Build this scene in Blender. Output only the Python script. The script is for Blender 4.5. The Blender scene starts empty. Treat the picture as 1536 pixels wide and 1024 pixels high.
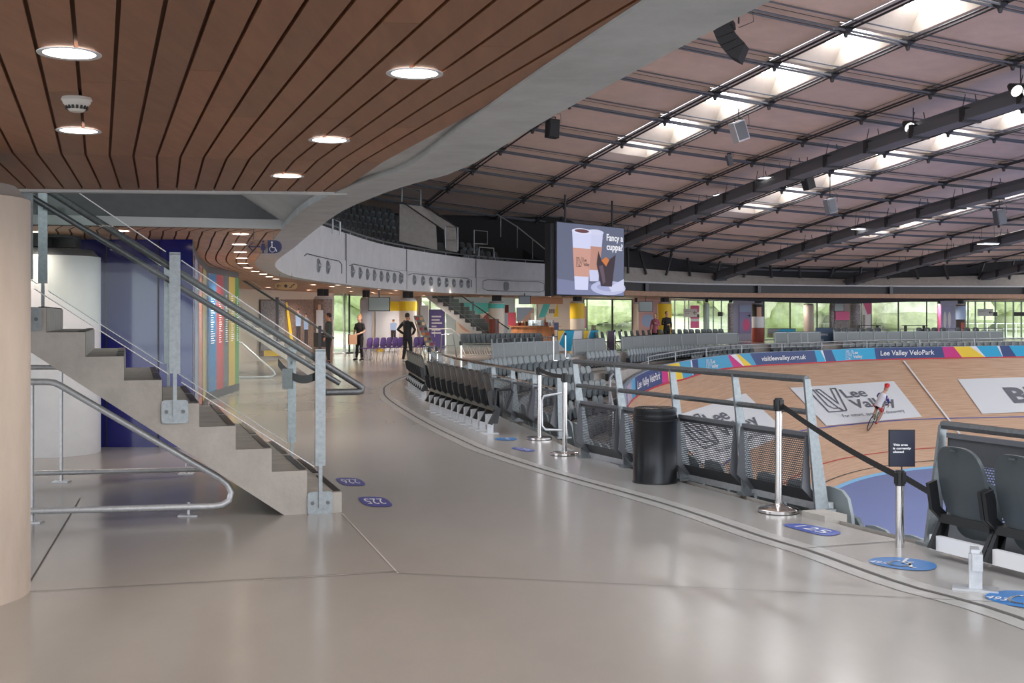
import bpy, math, random
from mathutils import Vector, Matrix
from mathutils.bvhtree import BVHTree
random.seed(7)
SC = bpy.context.scene
COL = SC.collection
F_PX = 1800.0; CX = 768.0; HY = 473.5; EYE = 1.65

# ------------------------------------------------------------------ camera, sky, exposure
cam = bpy.data.cameras.new('camera'); cam.sensor_width = 36.0; cam.lens = 36.0 * F_PX / 1536.0
cam.shift_y = -(512.0 - HY) / 1536.0
cam.clip_start = 0.05; cam.clip_end = 1000
camo = bpy.data.objects.new('camera', cam); COL.objects.link(camo)
camo.location = (0, 0, EYE); camo.rotation_euler = (math.pi / 2, 0, 0)
SC.camera = camo
SC.view_settings.view_transform = 'Standard'; SC.view_settings.look = 'None'
SC.view_settings.gamma = 1.0; SC.view_settings.use_curve_mapping = False
SC.view_settings.exposure = 0.95
W = bpy.data.worlds.new('overcast_sky'); SC.world = W; W.use_nodes = True
wn = W.node_tree; wn.nodes.clear()
wo = wn.nodes.new('ShaderNodeOutputWorld'); wb = wn.nodes.new('ShaderNodeBackground')
tc = wn.nodes.new('ShaderNodeTexCoord'); wz = wn.nodes.new('ShaderNodeTexNoise'); wz.inputs['Scale'].default_value = 3
wr = wn.nodes.new('ShaderNodeValToRGB')
wr.color_ramp.elements[0].color = (0.80, 0.88, 1.0, 1); wr.color_ramp.elements[1].color = (1, 1, 1, 1)
wn.links.new(tc.outputs['Generated'], wz.inputs['Vector']); wn.links.new(wz.outputs['Fac'], wr.inputs['Fac'])
wn.links.new(wr.outputs['Color'], wb.inputs['Color']); wb.inputs['Strength'].default_value = 1.6
wn.links.new(wb.outputs[0], wo.inputs[0])
SC.cycles.max_bounces = 8; SC.cycles.transparent_max_bounces = 24; SC.cycles.diffuse_bounces = 4
SC.cycles.glossy_bounces = 4; SC.cycles.transmission_bounces = 6
SC.cycles.caustics_reflective = False; SC.cycles.caustics_refractive = False
SC.cycles.sample_clamp_indirect = 4.0

# ------------------------------------------------------------------ pixel -> place
def P(px, py, Y): return Vector(((px - CX) / F_PX * Y, Y, EYE + (HY - py) / F_PX * Y))
def G(px, py, z=0.0):
    Y = (EYE - z) * F_PX / (py - HY)
    return Vector(((px - CX) / F_PX * Y, Y, z))

# ------------------------------------------------------------------ materials
def mat(name, col, rough=0.5, metal=0.0, noise=0.0, nscale=6.0, bump=0.0, bscale=40.0, stretch=None,
        spec=0.5, island=0.0, trans=0.0, alpha=1.0, emit=None, estr=1.0, rnoise=0.0, col2=None):
    m = bpy.data.materials.new(name); m.use_nodes = True
    nt = m.node_tree; b = nt.nodes['Principled BSDF']
    b.inputs['Base Color'].default_value = (*col, 1); b.inputs['Roughness'].default_value = rough
    b.inputs['Metallic'].default_value = metal; b.inputs['Specular IOR Level'].default_value = spec
    if trans: b.inputs['Transmission Weight'].default_value = trans; b.inputs['IOR'].default_value = 1.45
    if alpha < 1: b.inputs['Alpha'].default_value = alpha
    if emit: b.inputs['Emission Color'].default_value = (*emit, 1); b.inputs['Emission Strength'].default_value = estr
    if noise or bump or rnoise or island:
        geo = nt.nodes.new('ShaderNodeNewGeometry')
        tcn = nt.nodes.new('ShaderNodeTexCoord')
        mp = nt.nodes.new('ShaderNodeMapping'); nt.links.new(tcn.outputs['Object'], mp.inputs['Vector'])
        if stretch: mp.inputs['Scale'].default_value = stretch
        n = nt.nodes.new('ShaderNodeTexNoise'); n.inputs['Scale'].default_value = nscale
        n.inputs['Detail'].default_value = 8; n.inputs['Roughness'].default_value = 0.65
        nt.links.new(mp.outputs[0], n.inputs['Vector'])
        if noise or island:
            mix = nt.nodes.new('ShaderNodeMix'); mix.data_type = 'RGBA'
            c2 = col2 if col2 else tuple(max(0, c * (1 - noise)) for c in col)
            c1 = col if col2 else tuple(min(1, c * (1 + noise * .5)) for c in col)
            mix.inputs['A'].default_value = (*c1, 1); mix.inputs['B'].default_value = (*c2, 1)
            rmp = nt.nodes.new('ShaderNodeMapRange'); rmp.inputs['From Min'].default_value = .3; rmp.inputs['From Max'].default_value = .7
            nt.links.new(n.outputs['Fac'], rmp.inputs['Value']); nt.links.new(rmp.outputs[0], mix.inputs['Factor'])
            out = mix.outputs['Result']
            if island:
                hs = nt.nodes.new('ShaderNodeHueSaturation')
                mr = nt.nodes.new('ShaderNodeMapRange'); mr.inputs['To Min'].default_value = 1 - island; mr.inputs['To Max'].default_value = 1 + island
                nt.links.new(geo.outputs['Random Per Island'], mr.inputs['Value']); nt.links.new(mr.outputs[0], hs.inputs['Value'])
                nt.links.new(out, hs.inputs['Color']); out = hs.outputs[0]
            nt.links.new(out, b.inputs['Base Color'])
        if rnoise:
            mr2 = nt.nodes.new('ShaderNodeMapRange'); mr2.inputs['To Min'].default_value = max(.02, rough - rnoise); mr2.inputs['To Max'].default_value = rough + rnoise
            nt.links.new(n.outputs['Fac'], mr2.inputs['Value']); nt.links.new(mr2.outputs[0], b.inputs['Roughness'])
        if bump:
            n2 = nt.nodes.new('ShaderNodeTexNoise'); n2.inputs['Scale'].default_value = bscale; n2.inputs['Detail'].default_value = 6
            nt.links.new(mp.outputs[0], n2.inputs['Vector'])
            bp = nt.nodes.new('ShaderNodeBump'); bp.inputs['Strength'].default_value = bump; bp.inputs['Distance'].default_value = .02
            nt.links.new(n2.outputs['Fac'], bp.inputs['Height']); nt.links.new(bp.outputs[0], b.inputs['Normal'])
    return m
def S(r, g, b):   # sRGB 0-255 -> linear
    f = lambda c: c / 12.92 if c <= .04045 else ((c + .055) / 1.055) ** 2.4
    return (f(r / 255), f(g / 255), f(b / 255))
def glassmat(name, tint=(.93, .98, .96), refl=.9, op=0.0):
    m = bpy.data.materials.new(name); m.use_nodes = True; nt = m.node_tree; nt.nodes.clear()
    o = nt.nodes.new('ShaderNodeOutputMaterial'); t = nt.nodes.new('ShaderNodeBsdfTransparent'); t.inputs[0].default_value = (*tint, 1)
    g = nt.nodes.new('ShaderNodeBsdfGlossy'); g.inputs['Roughness'].default_value = .02
    fr = nt.nodes.new('ShaderNodeFresnel'); fr.inputs['IOR'].default_value = 1.5
    mu = nt.nodes.new('ShaderNodeMath'); mu.operation = 'MULTIPLY'; mu.inputs[1].default_value = refl
    mx = nt.nodes.new('ShaderNodeMixShader')
    nt.links.new(fr.outputs[0], mu.inputs[0]); nt.links.new(mu.outputs[0], mx.inputs[0])
    nt.links.new(t.outputs[0], mx.inputs[1]); nt.links.new(g.outputs[0], mx.inputs[2]); nt.links.new(mx.outputs[0], o.inputs[0])
    return m
M = {}
M['floor'] = mat('polished_concrete', (.365, .348, .325), .20, noise=.13, nscale=.55, rnoise=.10, bump=.015, bscale=3, stretch=(1, .45, 1), spec=.55)
M['floor_strip'] = mat('pale_joint_strip', (.43, .42, .40), .3, noise=.1)
M['joint'] = mat('dark_joint', (.10, .095, .09), .7)
M['joint_pale'] = mat('pale_joint', (.55, .53, .5), .6)
M['concrete'] = mat('smooth_concrete', (.42, .39, .355), .75, noise=.16, nscale=4, bump=.15, bscale=30)
M['concrete_column'] = mat('cast_column_concrete', (.50, .42, .35), .7, noise=.16, nscale=3, bump=.12, bscale=22, stretch=(1, 1, .3))
M['concrete_pale'] = mat('pale_concrete', (.52, .52, .52), .7, noise=.10, nscale=2.5, bump=.1, bscale=25)
M['beam'] = mat('edge_beam_concrete', (.44, .46, .47), .5, noise=.22, nscale=3, bump=.1, bscale=15)
M['plaster'] = mat('white_painted_plaster', (.74, .74, .76), .6, noise=.04)
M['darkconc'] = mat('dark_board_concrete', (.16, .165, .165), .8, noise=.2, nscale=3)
M['wood'] = mat('cedar_boards', (.275, .120, .055), .5, noise=.38, nscale=2.2, island=.16, stretch=(9, 1.0, 1), bump=.04, bscale=6, col2=(.20, .080, .036))
M['groove'] = mat('cedar_groove', (.11, .045, .02), .8)
M['plywood'] = mat('roof_plywood', (.80, .62, .50), .8, noise=.10, nscale=1.2, island=.07)
M['coffer'] = mat('skylight_coffer', (.86, .76, .66), .8, noise=.05)
M['steel_dark'] = mat('dark_steel', (.035, .034, .036), .5, metal=.3)
M['steel_grey'] = mat('grey_painted_steel', (.13, .135, .15), .5, metal=.2)
M['galv_dark'] = mat('dull_galvanised_tube', (.14, .145, .15), .4, metal=.6, noise=.25, nscale=30)
M['galv'] = mat('galvanised_steel', (.30, .33, .345), .42, metal=.75, noise=.2, nscale=30)
M['galv_light'] = mat('light_galvanised_steel', (.62, .64, .67), .45, metal=.55, noise=.15, nscale=25)
M['chrome'] = mat('polished_steel', (.66, .64, .63), .13, metal=1.0)
M['black'] = mat('black_plastic', (.012, .012, .013), .4)
M['blackmatte'] = mat('matt_black', (.02, .02, .022), .8)
M['white'] = mat('white_paint', (.82, .82, .84), .5)
M['glass'] = glassmat('stair_glass', (.90, .95, .93), .5)
M['winglass'] = glassmat('window_glass', (.95, .98, .97), .8)
M['track'] = None
M['seat'] = mat('grey_seat_plastic', (.060, .075, .083), .36, noise=.08)
M['seat_pan'] = mat('dark_grey_seat_pan', (.105, .13, .145), .45)  # folding pan in a darker grey than the backrest
M['seat_row'] = mat('charcoal_seat_plastic', (.030, .034, .038), .38)
M['seat_light'] = mat('grey_green_seat_plastic', (.26, .30, .315), .45, noise=.08)
M['seat_black'] = mat('black_seat_plastic', (.015, .016, .018), .4)
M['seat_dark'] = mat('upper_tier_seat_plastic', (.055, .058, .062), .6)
def lampmat(name, col, s):
    return mat(name, (.9, .9, .9), .5, emit=col, estr=s)

# ------------------------------------------------------------------ mesh builder
class MB:
    def __init__(s): s.v = []; s.f = []; s.m = []; s.cur = 0
    def add(s, vs, fs):
        o = len(s.v); s.v += [tuple(v) for v in vs]; s.f += [tuple(i + o for i in f) for f in fs]; s.m += [s.cur] * len(fs); return s
    def quad(s, a, b, c, d): return s.add([a, b, c, d], [(0, 1, 2, 3)])
    def box(s, c, size, rz=0.0, mtx=None):
        x, y, z = (q / 2 for q in size)
        vs = [Vector((i, j, k)) for i in (-x, x) for j in (-y, y) for k in (-z, z)]
        R = mtx if mtx is not None else Matrix.Rotation(rz, 3, 'Z')
        c = Vector(c)
        return s.add([c + R @ v for v in vs], [(0, 1, 3, 2), (4, 6, 7, 5), (0, 4, 5, 1), (2, 3, 7, 6), (0, 2, 6, 4), (1, 5, 7, 3)])
    def beam(s, a, b, w, h, up=(0, 0, 1)):
        a = Vector(a); b = Vector(b); d = b - a; L = d.length
        if L < 1e-6: return s
        d.normalize(); u = Vector(up)
        if abs(d.dot(u)) > .99: u = Vector((0, 1, 0))
        x = d.cross(u).normalized(); z = x.cross(d).normalized()
        return s.box((a + b) / 2, (w, L, h), mtx=Matrix((x, d, z)).transposed())
    def tube(s, pts, r, n=8, cap=True, closed=False):
        pts = [Vector(p) for p in pts]; k = len(pts); rings = []
        rr = r if isinstance(r, (list, tuple)) else [r] * k
        px = None
        for i, p in enumerate(pts):
            if closed: t = (pts[(i + 1) % k] - pts[i - 1])
            else: t = (pts[min(i + 1, k - 1)] - pts[max(i - 1, 0)])
            if t.length < 1e-9: t = Vector((0, 0, 1))
            t.normalize()
            if px is None:
                a = Vector((0, 0, 1)) if abs(t.z) < .9 else Vector((1, 0, 0))
                px = t.cross(a).normalized()
            else:
                px = (px - t * px.dot(t))
                px = px.normalized() if px.length > 1e-6 else t.cross(Vector((0, 1, .1))).normalized()
            py = t.cross(px)
            rings.append([p + (px * math.cos(2 * math.pi * q / n) + py * math.sin(2 * math.pi * q / n)) * rr[i] for q in range(n)])
        vs = [v for ring in rings for v in ring]; fs = []
        for i in range(k if closed else k - 1):
            j = (i + 1) % k
            for q in range(n): fs.append((i * n + q, i * n + (q + 1) % n, j * n + (q + 1) % n, j * n + q))
        if cap and not closed: fs.append(tuple(range(n - 1, -1, -1))); fs.append(tuple((k - 1) * n + q for q in range(n)))
        return s.add(vs, fs)
    def lathe(s, c, prof, n=24, cap=True):
        c = Vector(c); vs = []; fs = []
        for r, z in prof:
            for q in range(n): vs.append(c + Vector((r * math.cos(2 * math.pi * q / n), r * math.sin(2 * math.pi * q / n), z)))
        for i in range(len(prof) - 1):
            for q in range(n): fs.append((i * n + q, i * n + (q + 1) % n, (i + 1) * n + (q + 1) % n, (i + 1) * n + q))
        if cap: fs.append(tuple(range(n - 1, -1, -1))); fs.append(tuple((len(prof) - 1) * n + q for q in range(n)))
        return s.add(vs, fs)
    def prism(s, pts, off):
        """polygon (3D points) extruded by vector off"""
        k = len(pts); off = Vector(off); a = [Vector(p) for p in pts]; b = [p + off for p in a]
        fs = [tuple(range(k)), tuple(range(2 * k - 1, k - 1, -1))] + [(i, i + k, (i + 1) % k + k, (i + 1) % k) for i in range(k)]
        return s.add(a + b, fs)
    def mat(s, i): s.cur = i; return s
    def build(s, name, m, parent=None, smooth=False, loc=None):
        me = bpy.data.meshes.new(name); me.from_pydata(s.v, [], s.f)
        ms = m if isinstance(m, (list, tuple)) else [m]
        for q in ms: me.materials.append(q)
        if len(ms) > 1: me.polygons.foreach_set('material_index', s.m)
        if smooth:
            me.polygons.foreach_set('use_smooth', [True] * len(me.polygons))
            me.update(); me.set_sharp_from_angle(angle=math.radians(40))
        me.update()
        o = bpy.data.objects.new(name, me); COL.objects.link(o)
        if loc is not None: o.location = loc
        if parent is not None: o.parent = parent
        return o
def recentre(o):
    """move a mesh object's origin to its base centre"""
    vs = [v.co for v in o.data.vertices]
    c = Vector(((min(v.x for v in vs) + max(v.x for v in vs)) / 2, (min(v.y for v in vs) + max(v.y for v in vs)) / 2, min(v.z for v in vs)))
    o.data.transform(Matrix.Translation(-c)); o.location = o.location + c
    return o
def tag(o, label, cat, group=None, kind=None):
    o['label'] = label; o['category'] = cat
    if group: o['group'] = group
    if kind: o['kind'] = kind
    return o
def struct(o): o['kind'] = 'structure'; return o
def empty(name, loc=(0, 0, 0), rz=0.0):
    o = bpy.data.objects.new(name, None); COL.objects.link(o); o.location = loc; o.rotation_euler = (0, 0, rz); o.empty_display_size = .2; return o
def copytree(o, loc=None, rz=None, label=None, group=None, parent=None):
    c = o.copy(); COL.objects.link(c); c.parent = parent
    for ch in o.children: copytree(ch, parent=c)
    if loc is not None: c.location = loc
    if rz is not None: c.rotation_euler = (0, 0, rz)
    if label: c['label'] = label
    if group: c['group'] = group
    return c
def attach(root, *objs):
    """parent world-space-built parts to root keeping place"""
    inv = root.matrix_basis.inverted()
    for o in objs:
        o.parent = root; o.matrix_parent_inverse = inv
# polylines in plan
def resample(pts, step, smooth=True):
    pts = [Vector(p) for p in pts]
    if smooth:
        out = []
        for i in range(len(pts) - 1):
            p0 = pts[max(i - 1, 0)]; p1 = pts[i]; p2 = pts[i + 1]; p3 = pts[min(i + 2, len(pts) - 1)]
            for q in range(12):
                t = q / 12
                out.append(.5 * ((2 * p1) + (p2 - p0) * t + (2 * p0 - 5 * p1 + 4 * p2 - p3) * t * t + (3 * p1 - p0 - 3 * p2 + p3) * t ** 3))
        out.append(pts[-1]); pts = out
    L = [0]
    for i in range(1, len(pts)): L.append(L[-1] + (pts[i] - pts[i - 1]).length)
    n = max(1, round(L[-1] / step)); res = []; k = 0
    for q in range(n + 1):
        d = L[-1] * q / n
        while k < len(pts) - 2 and L[k + 1] < d: k += 1
        seg = L[k + 1] - L[k]; t = (d - L[k]) / seg if seg > 1e-9 else 0
        res.append(pts[k].lerp(pts[k + 1], min(1, max(0, t))))
    return res
def offset(pts, d):
    """offset to the right-hand side of travel in plan"""
    out = []
    for i, p in enumerate(pts):
        t = pts[min(i + 1, len(pts) - 1)] - pts[max(i - 1, 0)]; t.z = 0; t.normalize()
        out.append(Vector((p.x + t.y * d, p.y - t.x * d, p.z)))
    return out
def hit(poly, px):
    """far-most intersection in plan of the view azimuth px with a polyline"""
    t = (px - CX) / F_PX; best = None
    for i in range(len(poly) - 1):
        a, b = poly[i], poly[i + 1]
        fa = a.x - t * a.y; fb = b.x - t * b.y
        if fa * fb <= 0 and abs(fa - fb) > 1e-9:
            p = a.lerp(b, fa / (fa - fb))
            if p.y > 0 and (best is None or p.y > best.y): best = p
    return best
def ribbon(mb, A, B):
    for i in range(len(A) - 1): mb.quad(A[i], A[i + 1], B[i + 1], B[i])
def lift(pts, z): return [Vector((p.x, p.y, z)) for p in pts]

# ------------------------------------------------------------------ text
_tc = {}
def text_mesh(s, bold=0.0, shear=0.0):
    key = (s, bold, shear)
    if key in _tc: return _tc[key]
    cu = bpy.data.curves.new('t', 'FONT'); cu.body = s; cu.size = 1; cu.offset = bold; cu.shear = shear; cu.resolution_u = 3
    o = bpy.data.objects.new('t', cu); COL.objects.link(o)
    bpy.context.view_layer.update()
    me = o.to_mesh(); vs = [v.co.copy() for v in me.vertices]; fs = [tuple(p.vertices) for p in me.polygons]
    o.to_mesh_clear(); bpy.data.objects.remove(o); bpy.data.curves.remove(cu)
    if vs:
        x0 = min(v.x for v in vs); x1 = max(v.x for v in vs)
    else: x0 = x1 = 0
    _tc[key] = ([(v.x - x0, v.y) for v in vs], fs, x1 - x0); return _tc[key]
def put_text(mb, s, fn, x, y, h, w=None, bold=0.0, shear=0.0, rot=0.0):
    """text on a surface: fn(u, v) -> 3D; (x, y) start of the baseline, h cap height"""
    vs, fs, tw = text_mesh(s, bold, shear)
    k = h / .70; kx = (w / tw) if w else k
    c, sn = math.cos(rot), math.sin(rot)
    mb.add([fn(x + (a * kx) * c - (b * k) * sn, y + (a * kx) * sn + (b * k) * c) for a, b in vs], fs)
def poly_on(mb, pts, fn): mb.add([fn(u, v) for u, v in pts], [tuple(range(len(pts)))])
def plane_fn(o, ux, uy):
    o = Vector(o); ux = Vector(ux); uy = Vector(uy)
    return lambda u, v: o + ux * u + uy * v
def circ(cx, cy, rx, ry=None, n=24, a0=0, a1=2 * math.pi):
    ry = ry or rx
    return [(cx + rx * math.cos(a0 + (a1 - a0) * i / n), cy + ry * math.sin(a0 + (a1 - a0) * i / n)) for i in range(n if abs(a1 - a0 - 2 * math.pi) < 1e-6 else n + 1)]
def stroke(mb, pts, w, fn, closed=False):
    """a line of width w drawn on a surface"""
    k = len(pts); n = k if closed else k - 1
    for i in range(n):
        a = Vector(pts[i]); b = Vector(pts[(i + 1) % k]); d = (b - a)
        if d.length < 1e-9: continue
        d.normalize(); q = Vector((-d.y, d.x)) * w / 2; e = d * w * .45
        mb.add([fn(*(a - e - q)), fn(*(b + e - q)), fn(*(b + e + q)), fn(*(a - e + q))], [(0, 1, 2, 3)])
def lv_logo(mb, fn, x, y, w, h, text=True, sub=None):
    """outlined LV with the words Lee / Valley beside it"""
    s = h
    L = [(0, 1), (.18, 1), (.18, .28), (.30, .14), (.52, .14), (.60, 0), (.0, 0)]
    V = [(.26, 1), (.42, 1), (.62, .34), (.82, 1), (1.0, 1), (.72, .05), (.66, 0), (.56, 0), (.50, .08)]
    for g in (L, V): stroke(mb, [(x + a * s * .95, y + b * s) for a, b in g], s * .045, fn, True)
    if text:
        put_text(mb, 'Lee', fn, x + s * 1.02, y + s * .56, s * .38, w=(w - s * 1.02) * .52, bold=.02)
        put_text(mb, 'Valley', fn, x + s * 1.02, y + s * .08, s * .38, w=(w - s * 1.02), bold=.02)
    if sub: put_text(mb, sub, fn, x + s * .35, y - s * .28, s * .14, w=w - s * .3)

# ------------------------------------------------------------------ plan curves
CE = resample([Vector((*p, 0)) for p in [(9.0, -5), (6.6, .6), (4.9, 4.4), (3.75, 6.9), (2.88, 8.8), (2.49, 9.75), (.95, 14.0), (.35, 17), (-.3, 20.2), (-1.1, 24.5), (-1.75, 29), (-1.9, 33), (-1.5, 38),
      (-.5, 42.4), (2.4, 48), (4.9, 54), (7.2, 60), (9.7, 65), (12.8, 68.3), (17, 71), (24, 74), (33, 76.5), (45, 78), (60, 78)]], .5)
BT = resample([Vector(p) for p in [(26, 2, -2.6), (14, 8, -2.6), (8.5, 16, -2.6), (5.6, 24, -2.5), (4.4, 30, -2.3), (3.8, 36, -1.9), (3.9, 41, -1.35)]
      ] + [P(937, 584, 45), P(941, 576, 48.5), P(950, 566.5, 52), P(965, 558, 53.8), P(990, 548.5, 56.2), P(1020, 542.3, 58.6), P(1060, 535.5, 61.4),
      P(1125, 529, 65), P(1236, 524.5, 69.3), P(1300, 521.5, 71.3), P(1400, 519.5, 72.6), P(1536, 517.5, 73.5), P(1700, 516, 74)], .6)
IC = resample([Vector((*p, -6.6)) for p in [(28, 7), (20, 14), (15.5, 20), (12.6, 26), (11.2, 32), (10.6, 38), (10.9, 44), (12.4, 50), (15.2, 56.6), (18.6, 61.6), (22.6, 64.8), (26.5, 66), (31, 66.6), (38, 66.8)]], .6)
EL = resample([Vector((*p, 2.63)) for p in [(2.6, -3), (1.7, .6), (.75, 3.72), (.2, 5.7), (-.33, 7.8), (-.83, 8.9), (-1.45, 10.6), (-2.0, 12.6), (-2.93, 16.3), (-4.5, 22.8), (-5.3, 29.5), (-5.0, 36.5), (-4.15, 44), (-1.6, 52.5), (1.9, 58)]], .5)
FE = resample([Vector((*p, 2.72)) for p in [(3.2, 58), (6, 63), (9.2, 67), (14, 70), (20, 72.2), (30, 74.2), (48, 75.5), (60, 75.5)]], 1.0)
OG = resample([Vector((*p, 0)) for p in [(-10.5, 38), (-8.8, 46), (-7.0, 53), (-4.4, 60), (-.6, 67), (5, 74), (13, 79.5), (22, 83), (32, 85.5), (46, 87), (60, 87)]], 1.0)

# ------------------------------------------------------------------ roof
RU0, RV0, RTH = 4.33, 34.0, .353
RW, RN, RV = 3.6, 2.0, 3.46
def upos(i):
    pat = [RW, RN, RW]; s = 0.0
    if i >= 0:
        for q in range(i): s += pat[q % 3]
    else:
        for q in range(-1, i - 1, -1): s -= pat[q % 3]
    return s
def roofz(U, V): return EYE + 7.76 - .1076 * U - .073 * V + (.1917 * U * U + .0036 * U * V - .1298 * V * V) / 100
c_, s_ = math.cos(RTH), math.sin(RTH)
def roof_pt(U, V, dz=0.0):
    Z = roofz(U, V) + dz
    return Vector((RU0 + U * c_ - V * s_, RV0 + U * s_ + V * c_, Z))
RI0, RI1, RJ0, RJ1 = -4, 17, -9, 11
SKY = {1: 3, 4: 5, 7: 6, 10: 7, 13: 8}      # skylight strips: bay index -> last open bay
mb = MB()
for i in range(RI0, RI1):
    for j in range(RJ0, RJ1):
        if i in SKY and j <= SKY[i]: continue
        if i == -4 and j < -4: pass
        u0, u1, v0, v1 = upos(i) + .02, upos(i + 1) - .02, j * RV + .02, (j + 1) * RV - .02
        g = 3
        vs = []; fs = []
        for a in range(g + 1):
            for b in range(g + 1):
                u = u0 + (u1 - u0) * a / g; v = v0 + (v1 - v0) * b / g
                vs.append(roof_pt(u, v, .16)); 
        for a in range(g):
            for b in range(g): fs.append((a * (g + 1) + b, a * (g + 1) + b + 1, (a + 1) * (g + 1) + b + 1, (a + 1) * (g + 1) + b))
        mb.add(vs, fs)
roof = struct(mb.build('ceiling_roof', M['plywood'], smooth=True))
# waterproof deck above the boards, so that the thin seams stay dark
mb = MB()
for i in range(RI0, RI1):
    for j in range(RJ0, RJ1):
        if i in SKY and j <= SKY[i]: continue
        mb.quad(roof_pt(upos(i), j * RV, .27), roof_pt(upos(i + 1), j * RV, .27), roof_pt(upos(i + 1), (j + 1) * RV, .27), roof_pt(upos(i), (j + 1) * RV, .27))
struct(mb.build('ceiling_roof_deck', M['blackmatte']))
# skylight coffers: cream sides tapering up to the glazing
cof = MB(); pane_m = lampmat('daylit_glazing', (.95, .97, 1.0), 9.0)
for i, jl in SKY.items():
    pn = MB()
    for j in range(RJ0 + 1, jl + 1):
        u0, u1, v0, v1 = upos(i) + .34, upos(i + 1) + .02, j * RV + .22, (j + 1) * RV + .02
        if j == jl: v1 = v0 + (v1 - v0) * .55
        b = [roof_pt(u0, v0, .16), roof_pt(u1, v0, .16), roof_pt(u1, v1, .16), roof_pt(u0, v1, .16)]
        H = .66
        du, dv = u1 - u0, v1 - v0
        tq = [roof_pt(u0 + du * .42, v0 + dv * .34, H), roof_pt(u0 + du * .90, v0 + dv * .34, H), roof_pt(u0 + du * .90, v0 + dv * .78, H), roof_pt(u0 + du * .42, v0 + dv * .78, H)]
        for q in range(4): cof.quad(b[q], b[(q + 1) % 4], tq[(q + 1) % 4], tq[q])
        # rim of boards round the opening
        r_ = [roof_pt(upos(i), j * RV, .16), roof_pt(upos(i + 1) + .03, j * RV, .16), roof_pt(upos(i + 1) + .03, (j + 1) * RV + .03, .16), roof_pt(upos(i), (j + 1) * RV + .03, .16)]
        for q in range(4): cof.quad(r_[q], r_[(q + 1) % 4], b[(q + 1) % 4], b[q])
        pn.quad(*tq)
    struct(pn.build('window_%d' % (i + 20), pane_m))
struct(cof.build('ceiling_coffers', M['coffer']))

# roof cables, clamps, bracing
def clamp_mb():
    m = MB()
    m.lathe((0, 0, -.04), [(.0, .06), (.16, .05), (.19, .0), (.16, -.05), (.07, -.10), (.05, -.20), (.0, -.22)], 10, cap=False)
    m.box((0, 0, .02), (.46, .14, .05), .4); m.box((0, 0, .02), (.14, .46, .05), .4)
    return m
cl_first = None
def add_clamp(root, p):
    global cl_first
    if cl_first is None:
        o = clamp_mb().build('cable_clamp', M['steel_dark'], smooth=True); cl_first = o
    else:
        o = cl_first.copy(); COL.objects.link(o)
    o.location = p - root.location; o.parent = root
side = {1: 'left edge of the first skylight strip', 2: 'right edge of the first skylight strip', 4: 'left edge of the second skylight strip', 5: 'right edge of the second skylight strip',
        7: 'left edge of the third skylight strip', 8: 'right edge of the third skylight strip', 10: 'left edge of the fourth skylight strip', 11: 'right edge of the fourth skylight strip',
        0: 'first bay left of the skylights', 3: 'nearest lighting gantry', 6: 'second lighting gantry', 9: 'third lighting gantry', 12: 'fourth lighting gantry'}
for i in range(0, 13):
    base = roof_pt(upos(i), 9 * RV, -.3)
    root = empty('roof_cable', base); tag(root, 'pair of dark clamped roof cables along the %s' % side[i], 'cable', 'roof cables of the net running into the distance')
    mb = MB()
    for o_ in (-.09, .09):
        mb.tube([roof_pt(upos(i) + o_, j * RV, -.0) - base for j in range(-4 if i < 8 else -2, 11)], .03, 6)
    mb.build('cable_pair', M['steel_dark'], root)
    for j in range(-3 if i < 8 else -1, 10):
        add_clamp(root, roof_pt(upos(i), j * RV, .02))
for j in range(-3, 11):
    base = roof_pt(0, j * RV, -.36)
    root = empty('cross_cable', base)
    tag(root, 'pair of dark cross cables under the roof boards, ' + ('%s from the near end' % ['nearest', 'second', 'third', 'fourth', 'fifth', 'sixth', 'seventh', 'eighth', 'ninth', 'tenth', 'eleventh', 'twelfth', 'thirteenth', 'last'][j + 3]), 'cable', 'cross cables under the roof boards')
    mb = MB()
    us = [upos(q) + (upos(q + 1) - upos(q)) * w / 2 for q in range(-3, 14) for w in (0, 1)]
    for o_ in (-.10, .10): mb.tube([roof_pt(u, j * RV + o_, -.06) - base for u in us], .035, 6)
    mb.tube([roof_pt(u, j * RV - .40, .12) - base for u in us], .022, 4)
    mb.build('cable_pair', M['steel_grey'], root)

# lighting gantries
def gantry(i, off, name_label, v0, v1, drop=.95):
    base = roof_pt(upos(i) + off, v1 * RV, -drop - .3)
    root = empty('lighting_gantry', base); tag(root, name_label, 'gantry', 'lighting gantries hung under the roof')
    pts = [roof_pt(upos(i) + off, v0 * RV + (v1 - v0) * RV * k / 40, -drop) - base for k in range(41)]
    mb = MB()
    for a, b in zip(pts, pts[1:]):
        mb.beam(a, b, .62, .10); mb.beam(a + Vector((0, 0, .34)), b + Vector((0, 0, .34)), .10, .26)
        mb.beam(a + Vector((-.27, 0, .12)), b + Vector((-.27, 0, .12)), .05, .26); mb.beam(a + Vector((.27, 0, .12)), b + Vector((.27, 0, .12)), .05, .26)
    mb.build('walkway_trough', M['steel_grey'], root)
    for k in range(1, 40, 2):
        p = pts[k]; q = MB()
        q.box(p + Vector((0, 0, .12)), (.72, .16, .44), RTH + .0)
        q.tube([p + Vector((.3, .05, -.05)), p + Vector((.15, 0, drop * .8))], .015, 5); q.tube([p + Vector((-.3, .05, -.05)), p + Vector((-.15, 0, drop * .8))], .015, 5)
        q.build('hanger_frame', M['steel_dark'], root)
gantry(3, .75, 'nearest grey lighting gantry hung between the first and second skylight strips', -4, 9.6)
gantry(6, .75, 'second grey lighting gantry hung between the second and third skylight strips', -3, 9.6)
gantry(9, .75, 'third grey lighting gantry hung between the third and fourth skylight strips', -2, 9.4)
gantry(12, .75, 'farthest grey lighting gantry hung beyond the fourth skylight strip', -1, 9.4)

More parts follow.
